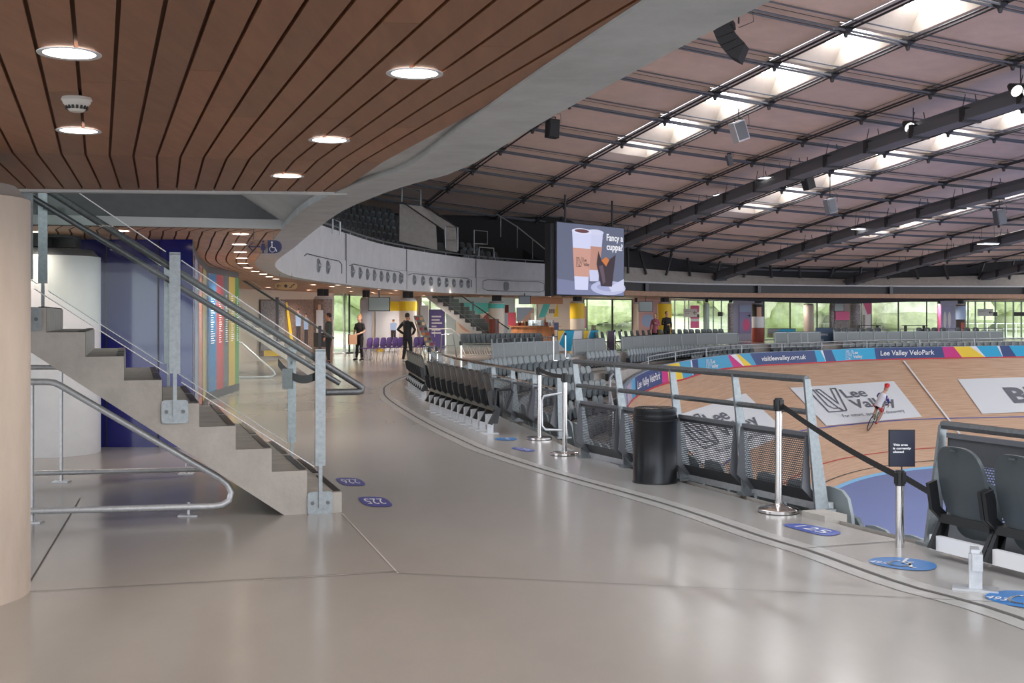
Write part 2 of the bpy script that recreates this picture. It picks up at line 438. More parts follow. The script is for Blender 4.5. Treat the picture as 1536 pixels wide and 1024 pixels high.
# ------------------------------------------------------------------ concourse slab and outer ground
ZC = 2.61
floor = MB()
far = CE
outer = [Vector((-14, p.y * 1.0, 0)) for p in CE]
og = resample([Vector((*p, 0)) for p in [(-16, -5), (-16, 10), (-15, 20), (-13, 30), (-12, 40), (-10.5, 48), (-9, 56), (-6, 63), (-2, 70), (4, 77), (12, 82.5), (22, 86), (32, 88.5), (46, 90), (62, 90)]], .5)
og = [og[round(k * (len(og) - 1) / (len(CE) - 1))] for k in range(len(CE))]
for k in range(len(CE) - 1): floor.quad(CE[k], CE[k + 1], og[k + 1], og[k])
fl = struct(floor.build('floor', M['floor']))
mb = MB()
for k in range(len(CE) - 1): mb.quad(CE[k], CE[k + 1], CE[k + 1] - Vector((0, 0, .45)), CE[k] - Vector((0, 0, .45)))
struct(mb.build('trim_1', M['concrete']))
# inlaid double strip and joints
st = resample([G(*p) for p in [(2200, 1190), (1536, 929.5), (1357, 877), (1236, 834), (1202.5, 822.5), (1140, 804), (1000, 757), (820, 706), (731, 677), (700, 664), (644.5, 637), (600, 611), (580, 596), (576, 587), (581, 577.5), (612, 563), (660, 552)]], .25)
mb = MB(); ribbon(mb, lift(offset(st, -.14), .003), lift(offset(st, .14), .003)); o = mb.build('trim_2', M['floor_strip']); struct(o)
mb = MB(); ribbon(mb, lift(offset(st, -.018), .006), lift(offset(st, .018), .006)); struct(mb.build('trim_3', M['joint']))
def joint(a, b, w, m, nm):
    A, B = G(*a), G(*b); d = (B - A).normalized(); q = Vector((-d.y, d.x, 0)) * w / 2; mb = MB(); z = Vector((0, 0, .004))
    mb.quad(A - q + z, B - q + z, B + q + z, A + q + z); struct(mb.build(nm, m))
joint((36, 888), (600, 857), .008, M['joint'], 'trim_4'); joint((36, 888), (120, 748), .010, M['joint'], 'trim_5')
joint((513, 770), (597, 860), .010, M['joint_pale'], 'trim_6'); joint((1210, 822), (1357, 811), .012, M['joint'], 'trim_7')
joint((395, 870), (600, 857), .010, M['joint_pale'], 'trim_8'); joint((597, 860), (1536, 905), .006, M['joint'], 'trim_9')
joint((513, 680), (760, 683), .008, M['joint'], 'trim_10'); joint((500, 634), (640, 635), .01, M['joint'], 'trim_11')

# ------------------------------------------------------------------ timber ceilings
VPA, VPB = 150, 242
dA = Vector(((VPA - CX) / F_PX, 1, 0)).normalized(); dB = Vector(((VPB - CX) / F_PX, 1, 0)).normalized()
def ceil_pt(px, py, z=ZC): return Vector(((px - CX) / F_PX * ((z - EYE) * F_PX / (HY - py)), (z - EYE) * F_PX / (HY - py), z))
fold0, fold1 = ceil_pt(0, 229), ceil_pt(575, 243.6)
end0, end1 = ceil_pt(0, 283), ceil_pt(515.6, 288)
fd = (fold1 - fold0).normalized(); ed = (end1 - end0).normalized()
def isect(p, d, q, e):
    den = d.x * e.y - d.y * e.x; t = ((q.x - p.x) * e.y - (q.y - p.y) * e.x) / den; return p + d * t
def planks(p0, dirv, start, q, e, n0, n1, wid, gap, zt=.02):
    """boards whose fold ends run along start-line, from it along dirv until the line (q, e)"""
    mbp = MB()
    for k in range(n0, n1):
        a = p0 + start * (k * wid + gap / 2); b = p0 + start * ((k + 1) * wid - gap / 2)
        a2 = isect(a, dirv, q, e); b2 = isect(b, dirv, q, e)
        L = (a2 - a).length; cuts = [0.0]
        if L > 3.5:
            c = random.uniform(.1, .5)
            while c < .97: cuts.append(c); c += random.uniform(.3, .5)
        cuts.append(1.0)
        for c0, c1 in zip(cuts, cuts[1:]):
            e0 = .002 / max(L, .1)
            pts = [a.lerp(a2, c0 + e0), b.lerp(b2, c0 + e0), b.lerp(b2, c1 - e0), a.lerp(a2, c1 - e0)]
            mbp.prism(pts, (0, 0, zt))
    return mbp
wid = .1365; gap = .015
m1 = planks(fold1, -dA, -fd, Vector((0, -3, ZC)), Vector((1, 0, 0)), 0, 62, wid, gap)
m1b = planks(fold1, dB, -fd, end0, ed, 0, 40, wid, gap)
m1.add(m1b.v, m1b.f)
struct(m1.build('ceiling_cedar_near', M['wood']))
mb = MB(); a = fold1; L1 = fold1 - fd * 8.6
A1 = isect(a, -dA, Vector((0, -3, 0)), Vector((1, 0, 0))); A2 = isect(L1, -dA, Vector((0, -3, 0)), Vector((1, 0, 0)))
B1 = isect(a, dB, end0, ed); B2 = isect(L1, dB, end0, ed)
zz = Vector((0, 0, .022)); mb.quad(a + zz, L1 + zz, A2 + zz, A1 + zz); mb.quad(a + zz, L1 + zz, B2 + zz, B1 + zz)
struct(mb.build('ceiling_grooves_near', M['groove']))
# grey trim along the stair opening and the beams of the opening
mb = MB(); a = end1 + ed * .02; b = end0 - ed * 5
mb.beam(a + Vector((0, .04, .10)), b + Vector((0, .04, .10)), .08, .24); struct(mb.build('trim_12', M['concrete_pale']))
v0l, v0r = ceil_pt(-300, 330), ceil_pt(441, 344)
mb = MB(); mb.quad(v0l, v0r, v0r + Vector((0, 0, 3)), v0l + Vector((0, 0, 3)))
struct(mb.build('wall_stairwell_back', M['darkconc']))
mb = MB(); rl = end1 + Vector((-.05, 0, 0)); d_ = Vector((-1.25, -.1, .80))
mb.quad(rl, v0r, v0r + d_, rl + d_); struct(mb.build('ceiling_stairwell_soffit', M['concrete_pale']))
mb = MB(); mb.beam(v0l + Vector((0, -.03, .05)), v0r + Vector((0, -.03, .05)), .08, .10); struct(mb.build('trim_13', M['concrete_pale']))
mb = MB(); tp = 3.6
mb.quad(Vector((-16, 9, tp)), Vector((-1.0, 9, tp)), Vector((-1.9, 13.5, tp)), Vector((-16, 13.5, tp))); struct(mb.build('ceiling_stairwell', M['darkconc']))
# edge beam: soffit strip and inner fascia
INN = offset(EL, -.36)
mb = MB(); 
ribbon(mb, lift(EL, 2.60), lift(INN, 2.60)); ribbon(mb, lift(INN, 2.60), lift(INN, 2.66))
struct(mb.build('trim_14', M['beam']))
fas = MB()
E1 = lift(EL, 2.60); E2 = lift(offset(EL, .0), 3.32); E3 = lift(offset(EL, -.05), 3.34); E4 = lift(offset(EL, -.02), 4.15); E5 = lift(offset(EL, -.22), 4.15); E6 = lift(offset(EL, -.22), 3.1)
for A_, B_ in ((E1, E2), (E2, E3), (E3, E4), (E4, E5), (E5, E6)): ribbon(fas, A_, B_)
struct(fas.build('wall_balcony', M['concrete_pale']))
# second timber ceiling: ring beyond the stair opening, around to the far side
def frac_line(A, B, k): return A[min(k, len(A) - 1)].lerp(B[min(k, len(B) - 1)], 0)
ring_in = [p for p in INN if p.y > 13.3]
ring_in = [Vector((*(v0r.lerp(ring_in[0], .0)).xy, ZC))] + [Vector((p.x, p.y, ZC)) for p in ring_in]
ring_in += [Vector((p.x, p.y, 2.72)) for p in FE if p.y > 59]
rin = resample(ring_in, .6, False)
ring_out = resample([Vector((v0l.x - 4, v0l.y - .6, ZC)), Vector((-15, 20, ZC)), Vector((-14, 30, ZC)), Vector((-12.5, 40, ZC)), Vector((-11, 48, ZC)), Vector((-8.8, 56, ZC)), Vector((-6, 63, ZC)), Vector((-2, 70, 2.66)), Vector((4, 77, 2.72)), Vector((12, 82.5, 2.72)), Vector((22, 86.5, 2.72)), Vector((32, 89, 2.72)), Vector((46, 91, 2.72)), Vector((64, 91, 2.72))], .6, True)
ring_out = [ring_out[round(k * (len(ring_out) - 1) / (len(rin) - 1))] for k in range(len(rin))]
mb = MB(); nb = 62
for q in range(nb):
    t0, t1 = q / nb, (q + 1) / nb - .0022
    k = 0
    while k < len(rin) - 1:
        # boards nearly 4 m long
        e = min(k + 6, len(rin) - 1)
        for w in range(k, e):
            pass
        idx = list(range(k, e + 1))
        A_ = [rin[i].lerp(ring_out[i], t0) for i in idx]; B_ = [rin[i].lerp(ring_out[i], t1) for i in idx]
        o_ = len(mb.v); mb.v += [tuple(v) for v in A_ + B_]; n_ = len(idx)
        for w in range(n_ - 1): mb.f.append((o_ + w, o_ + w + 1, o_ + n_ + w + 1, o_ + n_ + w)); mb.m.append(0)
        k = e
struct(mb.build('ceiling_cedar_ring', mat('cedar_ring_boards', (.50, .28, .17), .5, noise=.3, nscale=2, island=.13, stretch=(6, 1, 1))))
mb = MB(); up = Vector((0, 0, .02)); ribbon(mb, [p + up for p in rin], [p + up for p in ring_out]); struct(mb.build('ceiling_ring_back', M['groove']))

# ------------------------------------------------------------------ far fascia opposite
mb = MB(); f0 = lift(FE, 2.72); f1 = lift(FE, 2.98)
ribbon(mb, f0, f1); struct(mb.build('trim_15', mat('cedar_fascia', (.42, .24, .15), .55, noise=.2)))
mb = MB(); g0 = lift(offset(FE, -.12), 2.98); g1 = lift(offset(FE, -.12), 3.42); ribbon(mb, g0, g1)
struct(mb.build('trim_16', M['steel_dark']))
mb = MB()
for k in range(8, len(FE) - 1, 9): mb.box((FE[k].x, FE[k].y + .0, 3.2), (.18, .25, .46))
struct(mb.build('trim_17', M['steel_grey']))
mb = MB(); ribbon(mb, lift(FE, 3.42), lift(FE, 3.50)); struct(mb.build('trim_18', M['concrete_pale']))
mb = MB(); top = []
for p in FE:
    px = CX + F_PX * p.x / p.y
    ty = 398 if px < 936 else (398 + (px - 936) / 85 * 8 if px < 1021 else (406 + (px - 1021) / 160 * 9 if px < 1181 else (415 + (px - 1181) / 100 * 3 if px < 1280 else 418 - (px - 1280) / 250 * 6.5)))
    top.append(Vector((p.x, p.y, EYE + (HY - ty) / F_PX * p.y)))
ribbon(mb, lift(offset(FE, -.02), 3.50), [t - Vector((0, 0, .0)) for t in offset(top, -.6)]); struct(mb.build('wall_far_fascia', M['concrete']))
mb = MB(); d2 = offset(top, -.9)
ribbon(mb, [p - Vector((0, 0, 1.5)) for p in d2], [Vector((p.x, p.y, p.z + 5)) for p in d2]); struct(mb.build('wall_dark_void', M['blackmatte']))  # black sheet standing in for the dark void under the roof edge
mb = MB()
for i in range(0, 26):
    p = FE[min(len(FE) - 1, 4 + i * 2)]
    mb.tube([(p.x, p.y + .4, 3.9), (p.x + random.uniform(-1, 1), p.y + .6, 6.2)], .08, 6)
struct(mb.build('trim_19', M['steel_dark']))

# ------------------------------------------------------------------ track, infield, barrier
BH = lambda p: .92 if p.y < 59 else max(.74, .92 - (p.y - 59) * .06)
NT = 200
def param(pts, n): 
    return [pts[min(len(pts) - 1, round(k * (len(pts) - 1) / n))].lerp(pts[min(len(pts) - 1, round(k * (len(pts) - 1) / n))], 0) for k in range(n + 1)]
bt = param(resample(BT, .3, False), NT); ic = param(resample(IC, .3, False), NT)
bb = [p - Vector((0, 0, BH(p))) for p in bt]
NW = 10; tv = []; tf = []
for k in range(NT + 1):
    for w in range(NW + 1):
        t = w / NW; p = bb[k].lerp(ic[k], t); p.z -= .35 * math.sin(t * math.pi) * 1.0; tv.append(p)
for k in range(NT):
    for w in range(NW): a = k * (NW + 1) + w; tf.append((a, a + 1, a + NW + 2, a + NW + 1))
def track_mat():
    m = bpy.data.materials.new('pine_track_boards'); m.use_nodes = True; nt = m.node_tree; b = nt.nodes['Principled BSDF']
    at = nt.nodes.new('ShaderNodeUVMap'); mp = nt.nodes.new('ShaderNodeMapping'); mp.inputs['Scale'].default_value = (.22, 34, 1)
    nt.links.new(at.outputs[0], mp.inputs[0]); n = nt.nodes.new('ShaderNodeTexNoise'); n.inputs['Scale'].default_value = 3; n.inputs['Detail'].default_value = 5
    nt.links.new(mp.outputs[0], n.inputs['Vector'])
    r = nt.nodes.new('ShaderNodeValToRGB'); r.color_ramp.elements[0].position = .3; r.color_ramp.elements[1].position = .72
    r.color_ramp.elements[0].color = (.52, .32, .20, 1); r.color_ramp.elements[1].color = (.66, .45, .31, 1)
    nt.links.new(n.outputs[0], r.inputs[0]); nt.links.new(r.outputs[0], b.inputs['Base Color']); b.inputs['Roughness'].default_value = .5
    return m
mb = MB(); mb.add(tv, tf); trk = struct(mb.build('floor_track', track_mat(), smooth=True))
uvl = trk.data.uv_layers.new(name='UVMap')
for poly in trk.data.polygons:
    for li in poly.loop_indices:
        vi = trk.data.loops[li].vertex_index; k, w = divmod(vi, NW + 1); uvl.data[li].uv = (k * .5, w / NW)
bvh = BVHTree.FromPolygons([tuple(v) for v in tv], tf)
def on_track(px, py, lift_=.04):
    d = Vector(((px - CX) / F_PX, 1, (HY - py) / F_PX)).normalized(); o = Vector((0, 0, EYE))
    # farthest hit of the ray = the visible banking beyond the infield
    p, n, i, _ = bvh.ray_cast(o, d)
    if p is None: return None
    if n.z < 0: n = -n
    return p + n * lift_
def line_on_track(t, w, m, nm, z=.03):
    mb = MB()
    for k in range(NT):
        def q(kk, tt):
            p = bb[kk].lerp(ic[kk], tt); p.z += -.35 * math.sin(tt * math.pi) + z; return p
        mb.quad(q(k, t), q(k + 1, t), q(k + 1, t + w), q(k, t + w))
    return struct(mb.build(nm, m))
line_on_track(.985, .16, mat('light_blue_band', S(128, 186, 224), .5), 'floor_blue_band', z=.05)
line_on_track(.925, .006, mat('black_line_paint', (.05, .05, .05), .5), 'trim_20')
line_on_track(.80, .007, mat('red_line_paint', (.50, .05, .04), .5), 'trim_21')
line_on_track(.52, .008, mat('blue_line_paint', (.09, .11, .38), .5), 'trim_22')
mb = MB(); inf = [Vector((p.x, p.y, -6.58)) for p in ic[::2]]
cen = Vector((40, 35, -6.58))
for a, b in zip(inf, inf[1:]): mb.add([a, b, cen], [(0, 1, 2)])
struct(mb.build('floor_infield', mat('infield_blue', S(132, 150, 205), .55, noise=.03)))
# printed white boards on the timber
def quad_fn(q):
    """px quad TL, TR, BR, BL -> (u right, v up) on the banking"""
    pts = [Vector(p) for p in q]
    def fn(u, v, l=.06):
        a = pts[3].lerp(pts[2], u); b = pts[0].lerp(pts[1], u); c = a.lerp(b, v); return on_track(c.x, c.y, l)
    return fn
paint_w = mat('white_court_paint', (.74, .76, .78), .55); paint_d = mat('slate_grey_paint', (.14, .145, .17), .55)
def decal_patch(q, name, label, art, m=None):
    fn = quad_fn(q); mb = MB(); N = 12
    g = [[fn(i / N, j / N, .04) for j in range(N + 1)] for i in range(N + 1)]
    if any(p is None for r in g for p in r): print('PATCH MISS', name); return
    for i in range(N):
        for j in range(N): mb.quad(g[i][j], g[i + 1][j], g[i + 1][j + 1], g[i][j + 1])
    c = g[N // 2][N // 2]; root = empty(name, c); tag(root, label, 'advert')
    o = mb.build('white_ground', m or paint_w, smooth=True)
    mb2 = MB(); art(mb2, lambda u, v: fn(u, v, .07)); o2 = mb2.build('lettering', paint_d); attach(root, o, o2)
def art1(mb, fn):
    f2 = lambda u, v: fn(u / 2.1, v)
    lv_logo(mb, lambda u, v: f2(u, v), .30, .32, 1.50, .58, sub='For nature, sport and discovery')
decal_patch([(1184, 582), (1340, 572), (1382.6, 625.6), (1239, 639)], 'track_advert', 'whole white board on the track reading LV Lee Valley, with the cyclist over it', art1)
decal_patch([(985, 633), (1117.5, 590.5), (1181, 650), (1062, 704)], 'track_advert', 'white Lee Valley board on the track seen behind the perforated fence panels', art1)
def art3(mb, fn):
    put_text(mb, 'BET', lambda u, v: fn(u, v), .27, .28, .42, w=.42, bold=.04)
    stroke(mb, [(.56, .86), (.60, .95), (.66, .98), (.70, .93), (.63, .88), (.56, .86)], .03, fn)
decal_patch([(1436, 569), (1640, 563), (1690, 612), (1473, 621)], 'track_advert', 'white board with the grey letters BE cut off by the right edge of the photo', art3)
mb = MB(); prev = None
for k in range(33):
    t = k / 32; c = on_track(1355 + (1480 - 1355) * t, 542 + (705 - 542) * t, .07)
    if c is None: continue
    if prev is not None:
        d = (c - prev).normalized(); q = d.cross(Vector((0, 0, 1))).normalized() * .07
        mb.quad(prev - q, c - q, c + q, prev + q)
    prev = c
struct(mb.build('trim_23', paint_w))
# barrier board with its printed panels
def bar_fn(px, v, off=0.0):
    p = hit(bt, px)
    if p is None: return None
    k = min(range(len(bt)), key=lambda i: (bt[i] - p).length_squared)
    t = (bt[min(k + 1, NT)] - bt[max(k - 1, 0)]).normalized(); n = Vector((t.y, -t.x, 0))
    return Vector((p.x, p.y, p.z - BH(p) * (1 - v))) + n * off
mb = MB()
ribbon(mb, bb, [p - Vector((0, 0, .06)) for p in bt]); tb = offset(bt, -.14)
ribbon(mb, [p - Vector((0, 0, .06)) for p in bt], [p for p in bt]); ribbon(mb, bt, tb); ribbon(mb, tb, [p - Vector((0, 0, 1.2)) for p in tb])
struct(mb.build('wall_track_barrier', mat('barrier_board', S(150, 165, 185), .5)))
cyan = mat('cyan_print', S(0, 168, 214), .45); navy = mat('navy_print', S(34, 62, 120), .45); mag = mat('magenta_print', S(205, 15, 125), .45)
yel = mat('yellow_print', S(240, 205, 40), .45); wht = mat('white_print', (.8, .82, .84), .45); red = mat('red_print', S(190, 40, 55), .5)
lcy = mat('pale_cyan_print', S(60, 160, 200), .45)
segs = [(939, 941, 946, 948, mat('lilac_grey_print', S(165, 155, 175), .5)), (946, 948, 952, 953, lcy), (952, 953, 992, 993, navy), (992, 993, 1000, 1003, mag), (1000, 1003, 1018, 1025, yel), (1018, 1025, 1035, 1039, lcy), (1035, 1039, 1037, 1040, wht),
        (1037, 1040, 1046, 1048, navy), (1046, 1048, 1091, 1100, lcy), (1091, 1100, 1094, 1116, mag), (1094, 1116, 1103.5, 1117, wht), (1103.5, 1117, 1107, 1129, yel), (1107, 1129, 1124, 1135, lcy),
        (1124, 1135, 1221, 1226, navy), (1221, 1226, 1230, 1239, cyan), (1230, 1239, 1233.5, 1239.1, wht), (1233.5, 1239.1, 1246.5, 1254.5, navy), (1246.5, 1254.5, 1311, 1314, cyan), (1311, 1314, 1413, 1417, navy),
        (1413, 1417, 1429.5, 1444, mag), (1429.5, 1444, 1453, 1479, yel), (1453, 1479, 1463.5, 1479.1, wht), (1463.5, 1479.1, 1495, 1504.5, cyan), (1495, 1504.5, 1498.7, 1504.6, wht), (1498.7, 1504.6, 1513, 1525, navy), (1513, 1525, 1600, 1604, cyan)]
root = empty('advertising_banner', bt[NT // 2] + Vector((0, 0, -.9))); tag(root, 'long blue, magenta and yellow printed banner on the curved barrier above the track', 'banner')
parts = []
for a0, b0, a1, b1, m in segs:
    mb = MB(); n = max(2, int((max(a1, b1) - min(a0, b0)) / 4))
    for v0, v1 in ((0.07, .35), (.35, .65), (.65, .965)):
        for k in range(n):
            def X(t, v): return (b0 + (a0 - b0) * v) * (1 - t) + (b1 + (a1 - b1) * v) * t
            qs = [bar_fn(X(k / n, v0), v0, .02), bar_fn(X((k + 1) / n, v0), v0, .02), bar_fn(X((k + 1) / n, v1), v1, .02), bar_fn(X(k / n, v1), v1, .02)]
            if all(q is not None for q in qs): mb.quad(*qs)
    if mb.v: parts.append(mb.build('printed_panel', m))
mb = MB()
put_text(mb, 'visitleevalley.org.uk', lambda u, v: bar_fn(u, v, .05), 1141, .36, .34, w=67, bold=.02)
parts.append(mb.build('web_address', wht)); mb = MB()
put_text(mb, 'Lee Valley VeloPark', lambda u, v: bar_fn(u, v, .05), 1320, .36, .38, w=81, bold=.02)
parts.append(mb.build('lettering', wht)); mb = MB()
put_text(mb, 'Lee Valley VeloPark', lambda u, v: bar_fn(u, v, .06), 954.5, .36, .38, w=34, bold=.015)
parts.append(mb.build('lettering', wht))
for x0, w in ((1058, 19), (1268, 26)):
    mb = MB(); f2 = lambda u, v: bar_fn(x0 + u * w / 2.1, v * .8 + .12, .05)
    lv_logo(mb, f2, 0, .05, 2.0, .85); parts.append(mb.build('logo', wht))
mb = MB(); ribbon(mb, [p + Vector((0, 0, -.02)) for p in offset(bb, .03)], [p + Vector((0, 0, .06)) for p in offset(bb, .03)]); parts.append(mb.build('red_edge', red))
attach(root, *parts)

# white double handrail behind the barrier
hr = [p for p in bt if p.y > 40 or p.x < 6]
hr1 = offset([p for p in bt if p.y > 38], -.55)
root = empty('barrier_handrail', hr1[0]); tag(root, 'pale double handrail curving behind the advertising barrier around the track', 'handrail')
o = []
for dz, rr in ((.42, .035), (.22, .022)):
    mb = MB(); mb.tube([p + Vector((0, 0, dz)) for p in hr1[::2]], rr, 6); o.append(mb.build('rail', M['galv_light']))
for k in range(0, len(hr1), 7):
    mb = MB(); mb.tube([hr1[k] + Vector((0, 0, -.75)), hr1[k] + Vector((0, 0, .42))], .03, 6); o.append(mb.build('post', M['galv_light']))
attach(root, *o)

# ------------------------------------------------------------------ terraces
def dist_bt(p):
    return min((Vector((q.x, q.y)) - Vector((p.x, p.y))).length for q in bt)
clear = [dist_bt(p) for p in CE]
def smooth01(x): return max(0, min(1, x))
def row_z(p, r):
    z0 = -.65 - .14 * smooth01((p.y - 50) / 18)
    return z0 - .47 * r
NR = 7
def tread_edge(r, lim=.30):
    offs = [min(.12 + .84 * r, max(.1, c - lim)) for c in clear]
    out = []
    for i, p in enumerate(CE):
        t = CE[min(i + 1, len(CE) - 1)] - CE[max(i - 1, 0)]; t.z = 0; t.normalize()
        out.append(Vector((p.x + t.y * offs[i], p.y - t.x * offs[i], 0)))
    return out
edges = [tread_edge(r) for r in range(NR + 1)]
ter = MB()
z_prev = [0 for _ in CE]
for r in range(NR):
    zr = [row_z(p, r) for p in CE]
    a = [Vector((p.x, p.y, z)) for p, z in zip(edges[r], zr)]; b = [Vector((p.x, p.y, z)) for p, z in zip(edges[r + 1], zr)]
    up = [Vector((p.x, p.y, z)) for p, z in zip(edges[r], z_prev)]
    for k in range(len(CE) - 1):
        ter.quad(up[k], up[k + 1], a[k + 1], a[k])
        if (edges[r][k] - edges[r + 1][k]).length > .05 or (edges[r][k + 1] - edges[r + 1][k + 1]).length > .05: ter.quad(a[k], a[k + 1], b[k + 1], b[k])
    z_prev = zr
struct(ter.build('floor_terraces', M['concrete']))
mb = MB(); lo = [Vector((p.x, p.y, -3.9)) for p in edges[-1]]
ribbon(mb, [Vector((p.x, p.y, z)) for p, z in zip(edges[-1], z_prev)], lo); 
struct(mb.build('wall_terrace_front', M['concrete']))

# ------------------------------------------------------------------ seats
def rrect(w, h, n=4, ex=3.2):
    k = n * 4; return [(w / 2 * math.copysign(abs(math.cos(2 * math.pi * i / k)) ** (2 / ex), math.cos(2 * math.pi * i / k)),
                        h / 2 * math.copysign(abs(math.sin(2 * math.pi * i / k)) ** (2 / ex), math.sin(2 * math.pi * i / k))) for i in range(k)]
def shell(mb, w, h, org, lean, curve, thick, n=5, taper=.0, inset=.0):
    """curved rounded slab; org = centre, lean = tilt back of its top; curve = sideways dish (m)"""
    prof = rrect(w, h, n)
    def tr(x, z, y): 
        x *= (1 + taper * (-z / h))
        y += curve * ((x / (w / 2)) ** 2) - .02 * (1 - (2 * z / h) ** 2)
        return Vector((org[0] + x, org[1] + y - lean * (z / h), org[2] + z))
    k = len(prof); vs = []; fs = []
    rings = [(1.0, -thick / 2), (1.0, thick / 2), (.86, thick / 2 - inset), (.45, thick / 2 - inset), (0.02, thick / 2 - inset)]
    rings2 = [(.86, -thick / 2 + inset), (.45, -thick / 2 + inset), (0.02, -thick / 2 + inset)]
    seq = [rings2[2], rings2[1], rings2[0]] + rings
    for sc, y in seq:
        for x, z in prof: vs.append(tr(x * sc, z * sc, y))
    for i in range(len(seq) - 1):
        for q in range(k): fs.append((i * k + q, i * k + (q + 1) % k, (i + 1) * k + (q + 1) % k, (i + 1) * k + q))
    mb.add(vs, fs)
def near_seat(name, mback, mframe, rail_z=.28):
    root = empty(name)
    b = MB(); shell(b, .42, .50, (0, -.03, .62), .10, .045, .030, n=7, taper=.10, inset=.012); b.box((0, -.055 - .035, .845), (.05, .02, .012)); b.build('backrest', mback, root, smooth=True)
    s_ = MB(); shell(s_, .40, .40, (0, .10, .44), .02, .03, .045, n=6, taper=-.05, inset=.006); s_.build('folding_seat', mback, root, smooth=True)
    for sx in (-1, 1):
        f = MB(); x = sx * .235
        pr = [(x, -.10, .60), (x, -.03, .62), (x, .0, .44), (x, .09, .36), (x, .05, .16), (x, -.02, .16), (x, .02, .34), (x, -.07, .42)]
        f.prism([(x - .016, a, z) for _, a, z in pr], (.032, 0, 0))
        f.prism([(x - .016, a, z) for _, a, z in [(0, .02, .36), (0, .09, .34), (0, -.03, .14), (0, -.09, .16)]], (.032, 0, 0))
        f.build('side_frame', mframe, root)
    c = MB(); c.box((0, .02, .36), (.46, .05, .06)); c.build('pivot_bar', mframe, root)
    return root
def small_seat(name, m1, m2):
    mb = MB(); mb.mat(0); shell(mb, .43, .46, (0, -.05, .62), .08, .04, .03, n=3)
    mb.mat(2); shell(mb, .37, .36, (0, .09, .42), .0, .02, .04, n=3)
    mb.mat(1); mb.box((-.23, 0, .32), (.04, .14, .26)); mb.box((.23, 0, .32), (.04, .14, .26)); mb.box((0, -.02, .22), (.4, .06, .12))
    mb.box((0, .03, .22), (.10, .05, .06))
    return mb.build(name, [m1, m2, M['seat_pan']], smooth=True)
def face_rz(n): return math.atan2(n.y, n.x) - math.pi / 2
proto = small_seat('tip_up_seat', M['seat_light'], M['seat_black'])
proto['category'] = 'seat'
used = False; n_seats = 0
cl = [0.0]
for i in range(1, len(CE)): cl.append(cl[-1] + (CE[i] - CE[i - 1]).length)
def idx_at_px(px, far=True):
    p = hit(CE, px); return min(range(len(CE)), key=lambda i: (CE[i] - p).length)
aisles = []
for pxc in (850, 919, 1133, 1241):
    i = idx_at_px(pxc); aisles.append((cl[i] - .75, cl[i] + .75))
for Yc in (9.3, 15.1, 30.5):
    i = min(range(len(CE)), key=lambda q: abs(CE[q].y - Yc)); aisles.append((cl[i] - .72, cl[i] + .72))
rowname = ['top', 'second', 'third', 'fourth', 'fifth', 'sixth']
def block_name(p):
    px = CX + F_PX * p.x / max(p.y, .1)
    if p.y < 15: return 'below the near perforated fence'
    if p.y < 30.5: return 'below the curved chrome rail'
    if px < 850: return 'left block below the long blank panels'
    if px < 919: return 'small block between the two far gangways'
    if px < 1133: return 'long far block behind the barrier handrail'
    return 'behind the blue banner on the far right straight'
cands = []
for r in range(6):
    line = [Vector((p.x, p.y, 0)) for p in CE]
    offp = tread_edge(r + .42, .45)
    L = 0; last = offp[0]; s_acc = 0
    for i in range(1, len(offp)):
        p = offp[i]; seg = (p - last).length; s_acc += seg; last = p
        if clear[i] - (.12 + .84 * (r + .42)) < .5: s_acc = 0; continue
        if any(a <= cl[i] <= b for a, b in aisles): s_acc = .3; continue
        if CE[i].y < 2.2: continue
        px = CX + F_PX * p.x / p.y
        if px > 1575: continue
        if s_acc >= .47:
            s_acc -= .5 if s_acc > .5 else s_acc
            t = CE[min(i + 1, len(CE) - 1)] - CE[i - 1]; t.z = 0; t.normalize(); n = Vector((t.y, -t.x, 0))
            q3 = Vector((p.x, p.y, row_z(CE[i], r)))
            if all((q3 - c[1]).length > .43 for c in cands[-160:]) and all((q3.xy - c[1].xy).length > .62 for c in cands if c[0] != r): cands.append((r, q3, n))
print('seat candidates', len(cands))
mb = MB(); mb.quad((-40, -20, -7), (90, -20, -7), (90, 100, -7), (-40, 100, -7)); struct(mb.build('floor_undercroft', M['darkconc']))
cands.sort(key=lambda c: c[1].length)
first_used = False
stuff_mb = MB(); pv = [v.co.copy() for v in proto.data.vertices]; pf = [tuple(p.vertices) for p in proto.data.polygons]; pm = [p.material_index for p in proto.data.polygons]
def in_view(p):
    px = CX + F_PX * p.x / p.y; py = HY - F_PX * (p.z + .85 - EYE) / p.y
    if not (-20 < px < 1560): return False
    i = min(range(len(CE)), key=lambda q: abs(math.atan2(CE[q].x, CE[q].y) - math.atan2(p.x, p.y)) + (0 if CE[q].y < p.y + 1 else 9))
    c = CE[i]
    if p.y > 3 and c.y < p.y - 1:   # slab edge in front: hides the seat when above its sight line
        pass
    return True
vis = [c for c in cands if in_view(c[1]) and not (c[1].y < 20 and c[0] > 2) and not (20 <= c[1].y < 30 and c[0] > 4)]
LIM = 300
for q, (r, p, n) in enumerate(vis):
    rz = face_rz(n)
    if q < LIM:
        if q == 0: o = proto
        else: o = proto.copy(); COL.objects.link(o)
        o.location = p; o.rotation_euler = (0, 0, rz)
        o['label'] = 'grey-green tip-up seat, %s row, %s' % (rowname[r], block_name(p)); o['category'] = 'seat'
        o['group'] = 'lower bowl seats, %s row %s' % (rowname[r], block_name(p))
    else:
        R = Matrix.Rotation(rz, 3, 'Z'); off = len(stuff_mb.v)
        stuff_mb.v += [tuple(R @ v + p) for v in pv]; stuff_mb.f += [tuple(i + off for i in f) for f in pf]; stuff_mb.m += pm
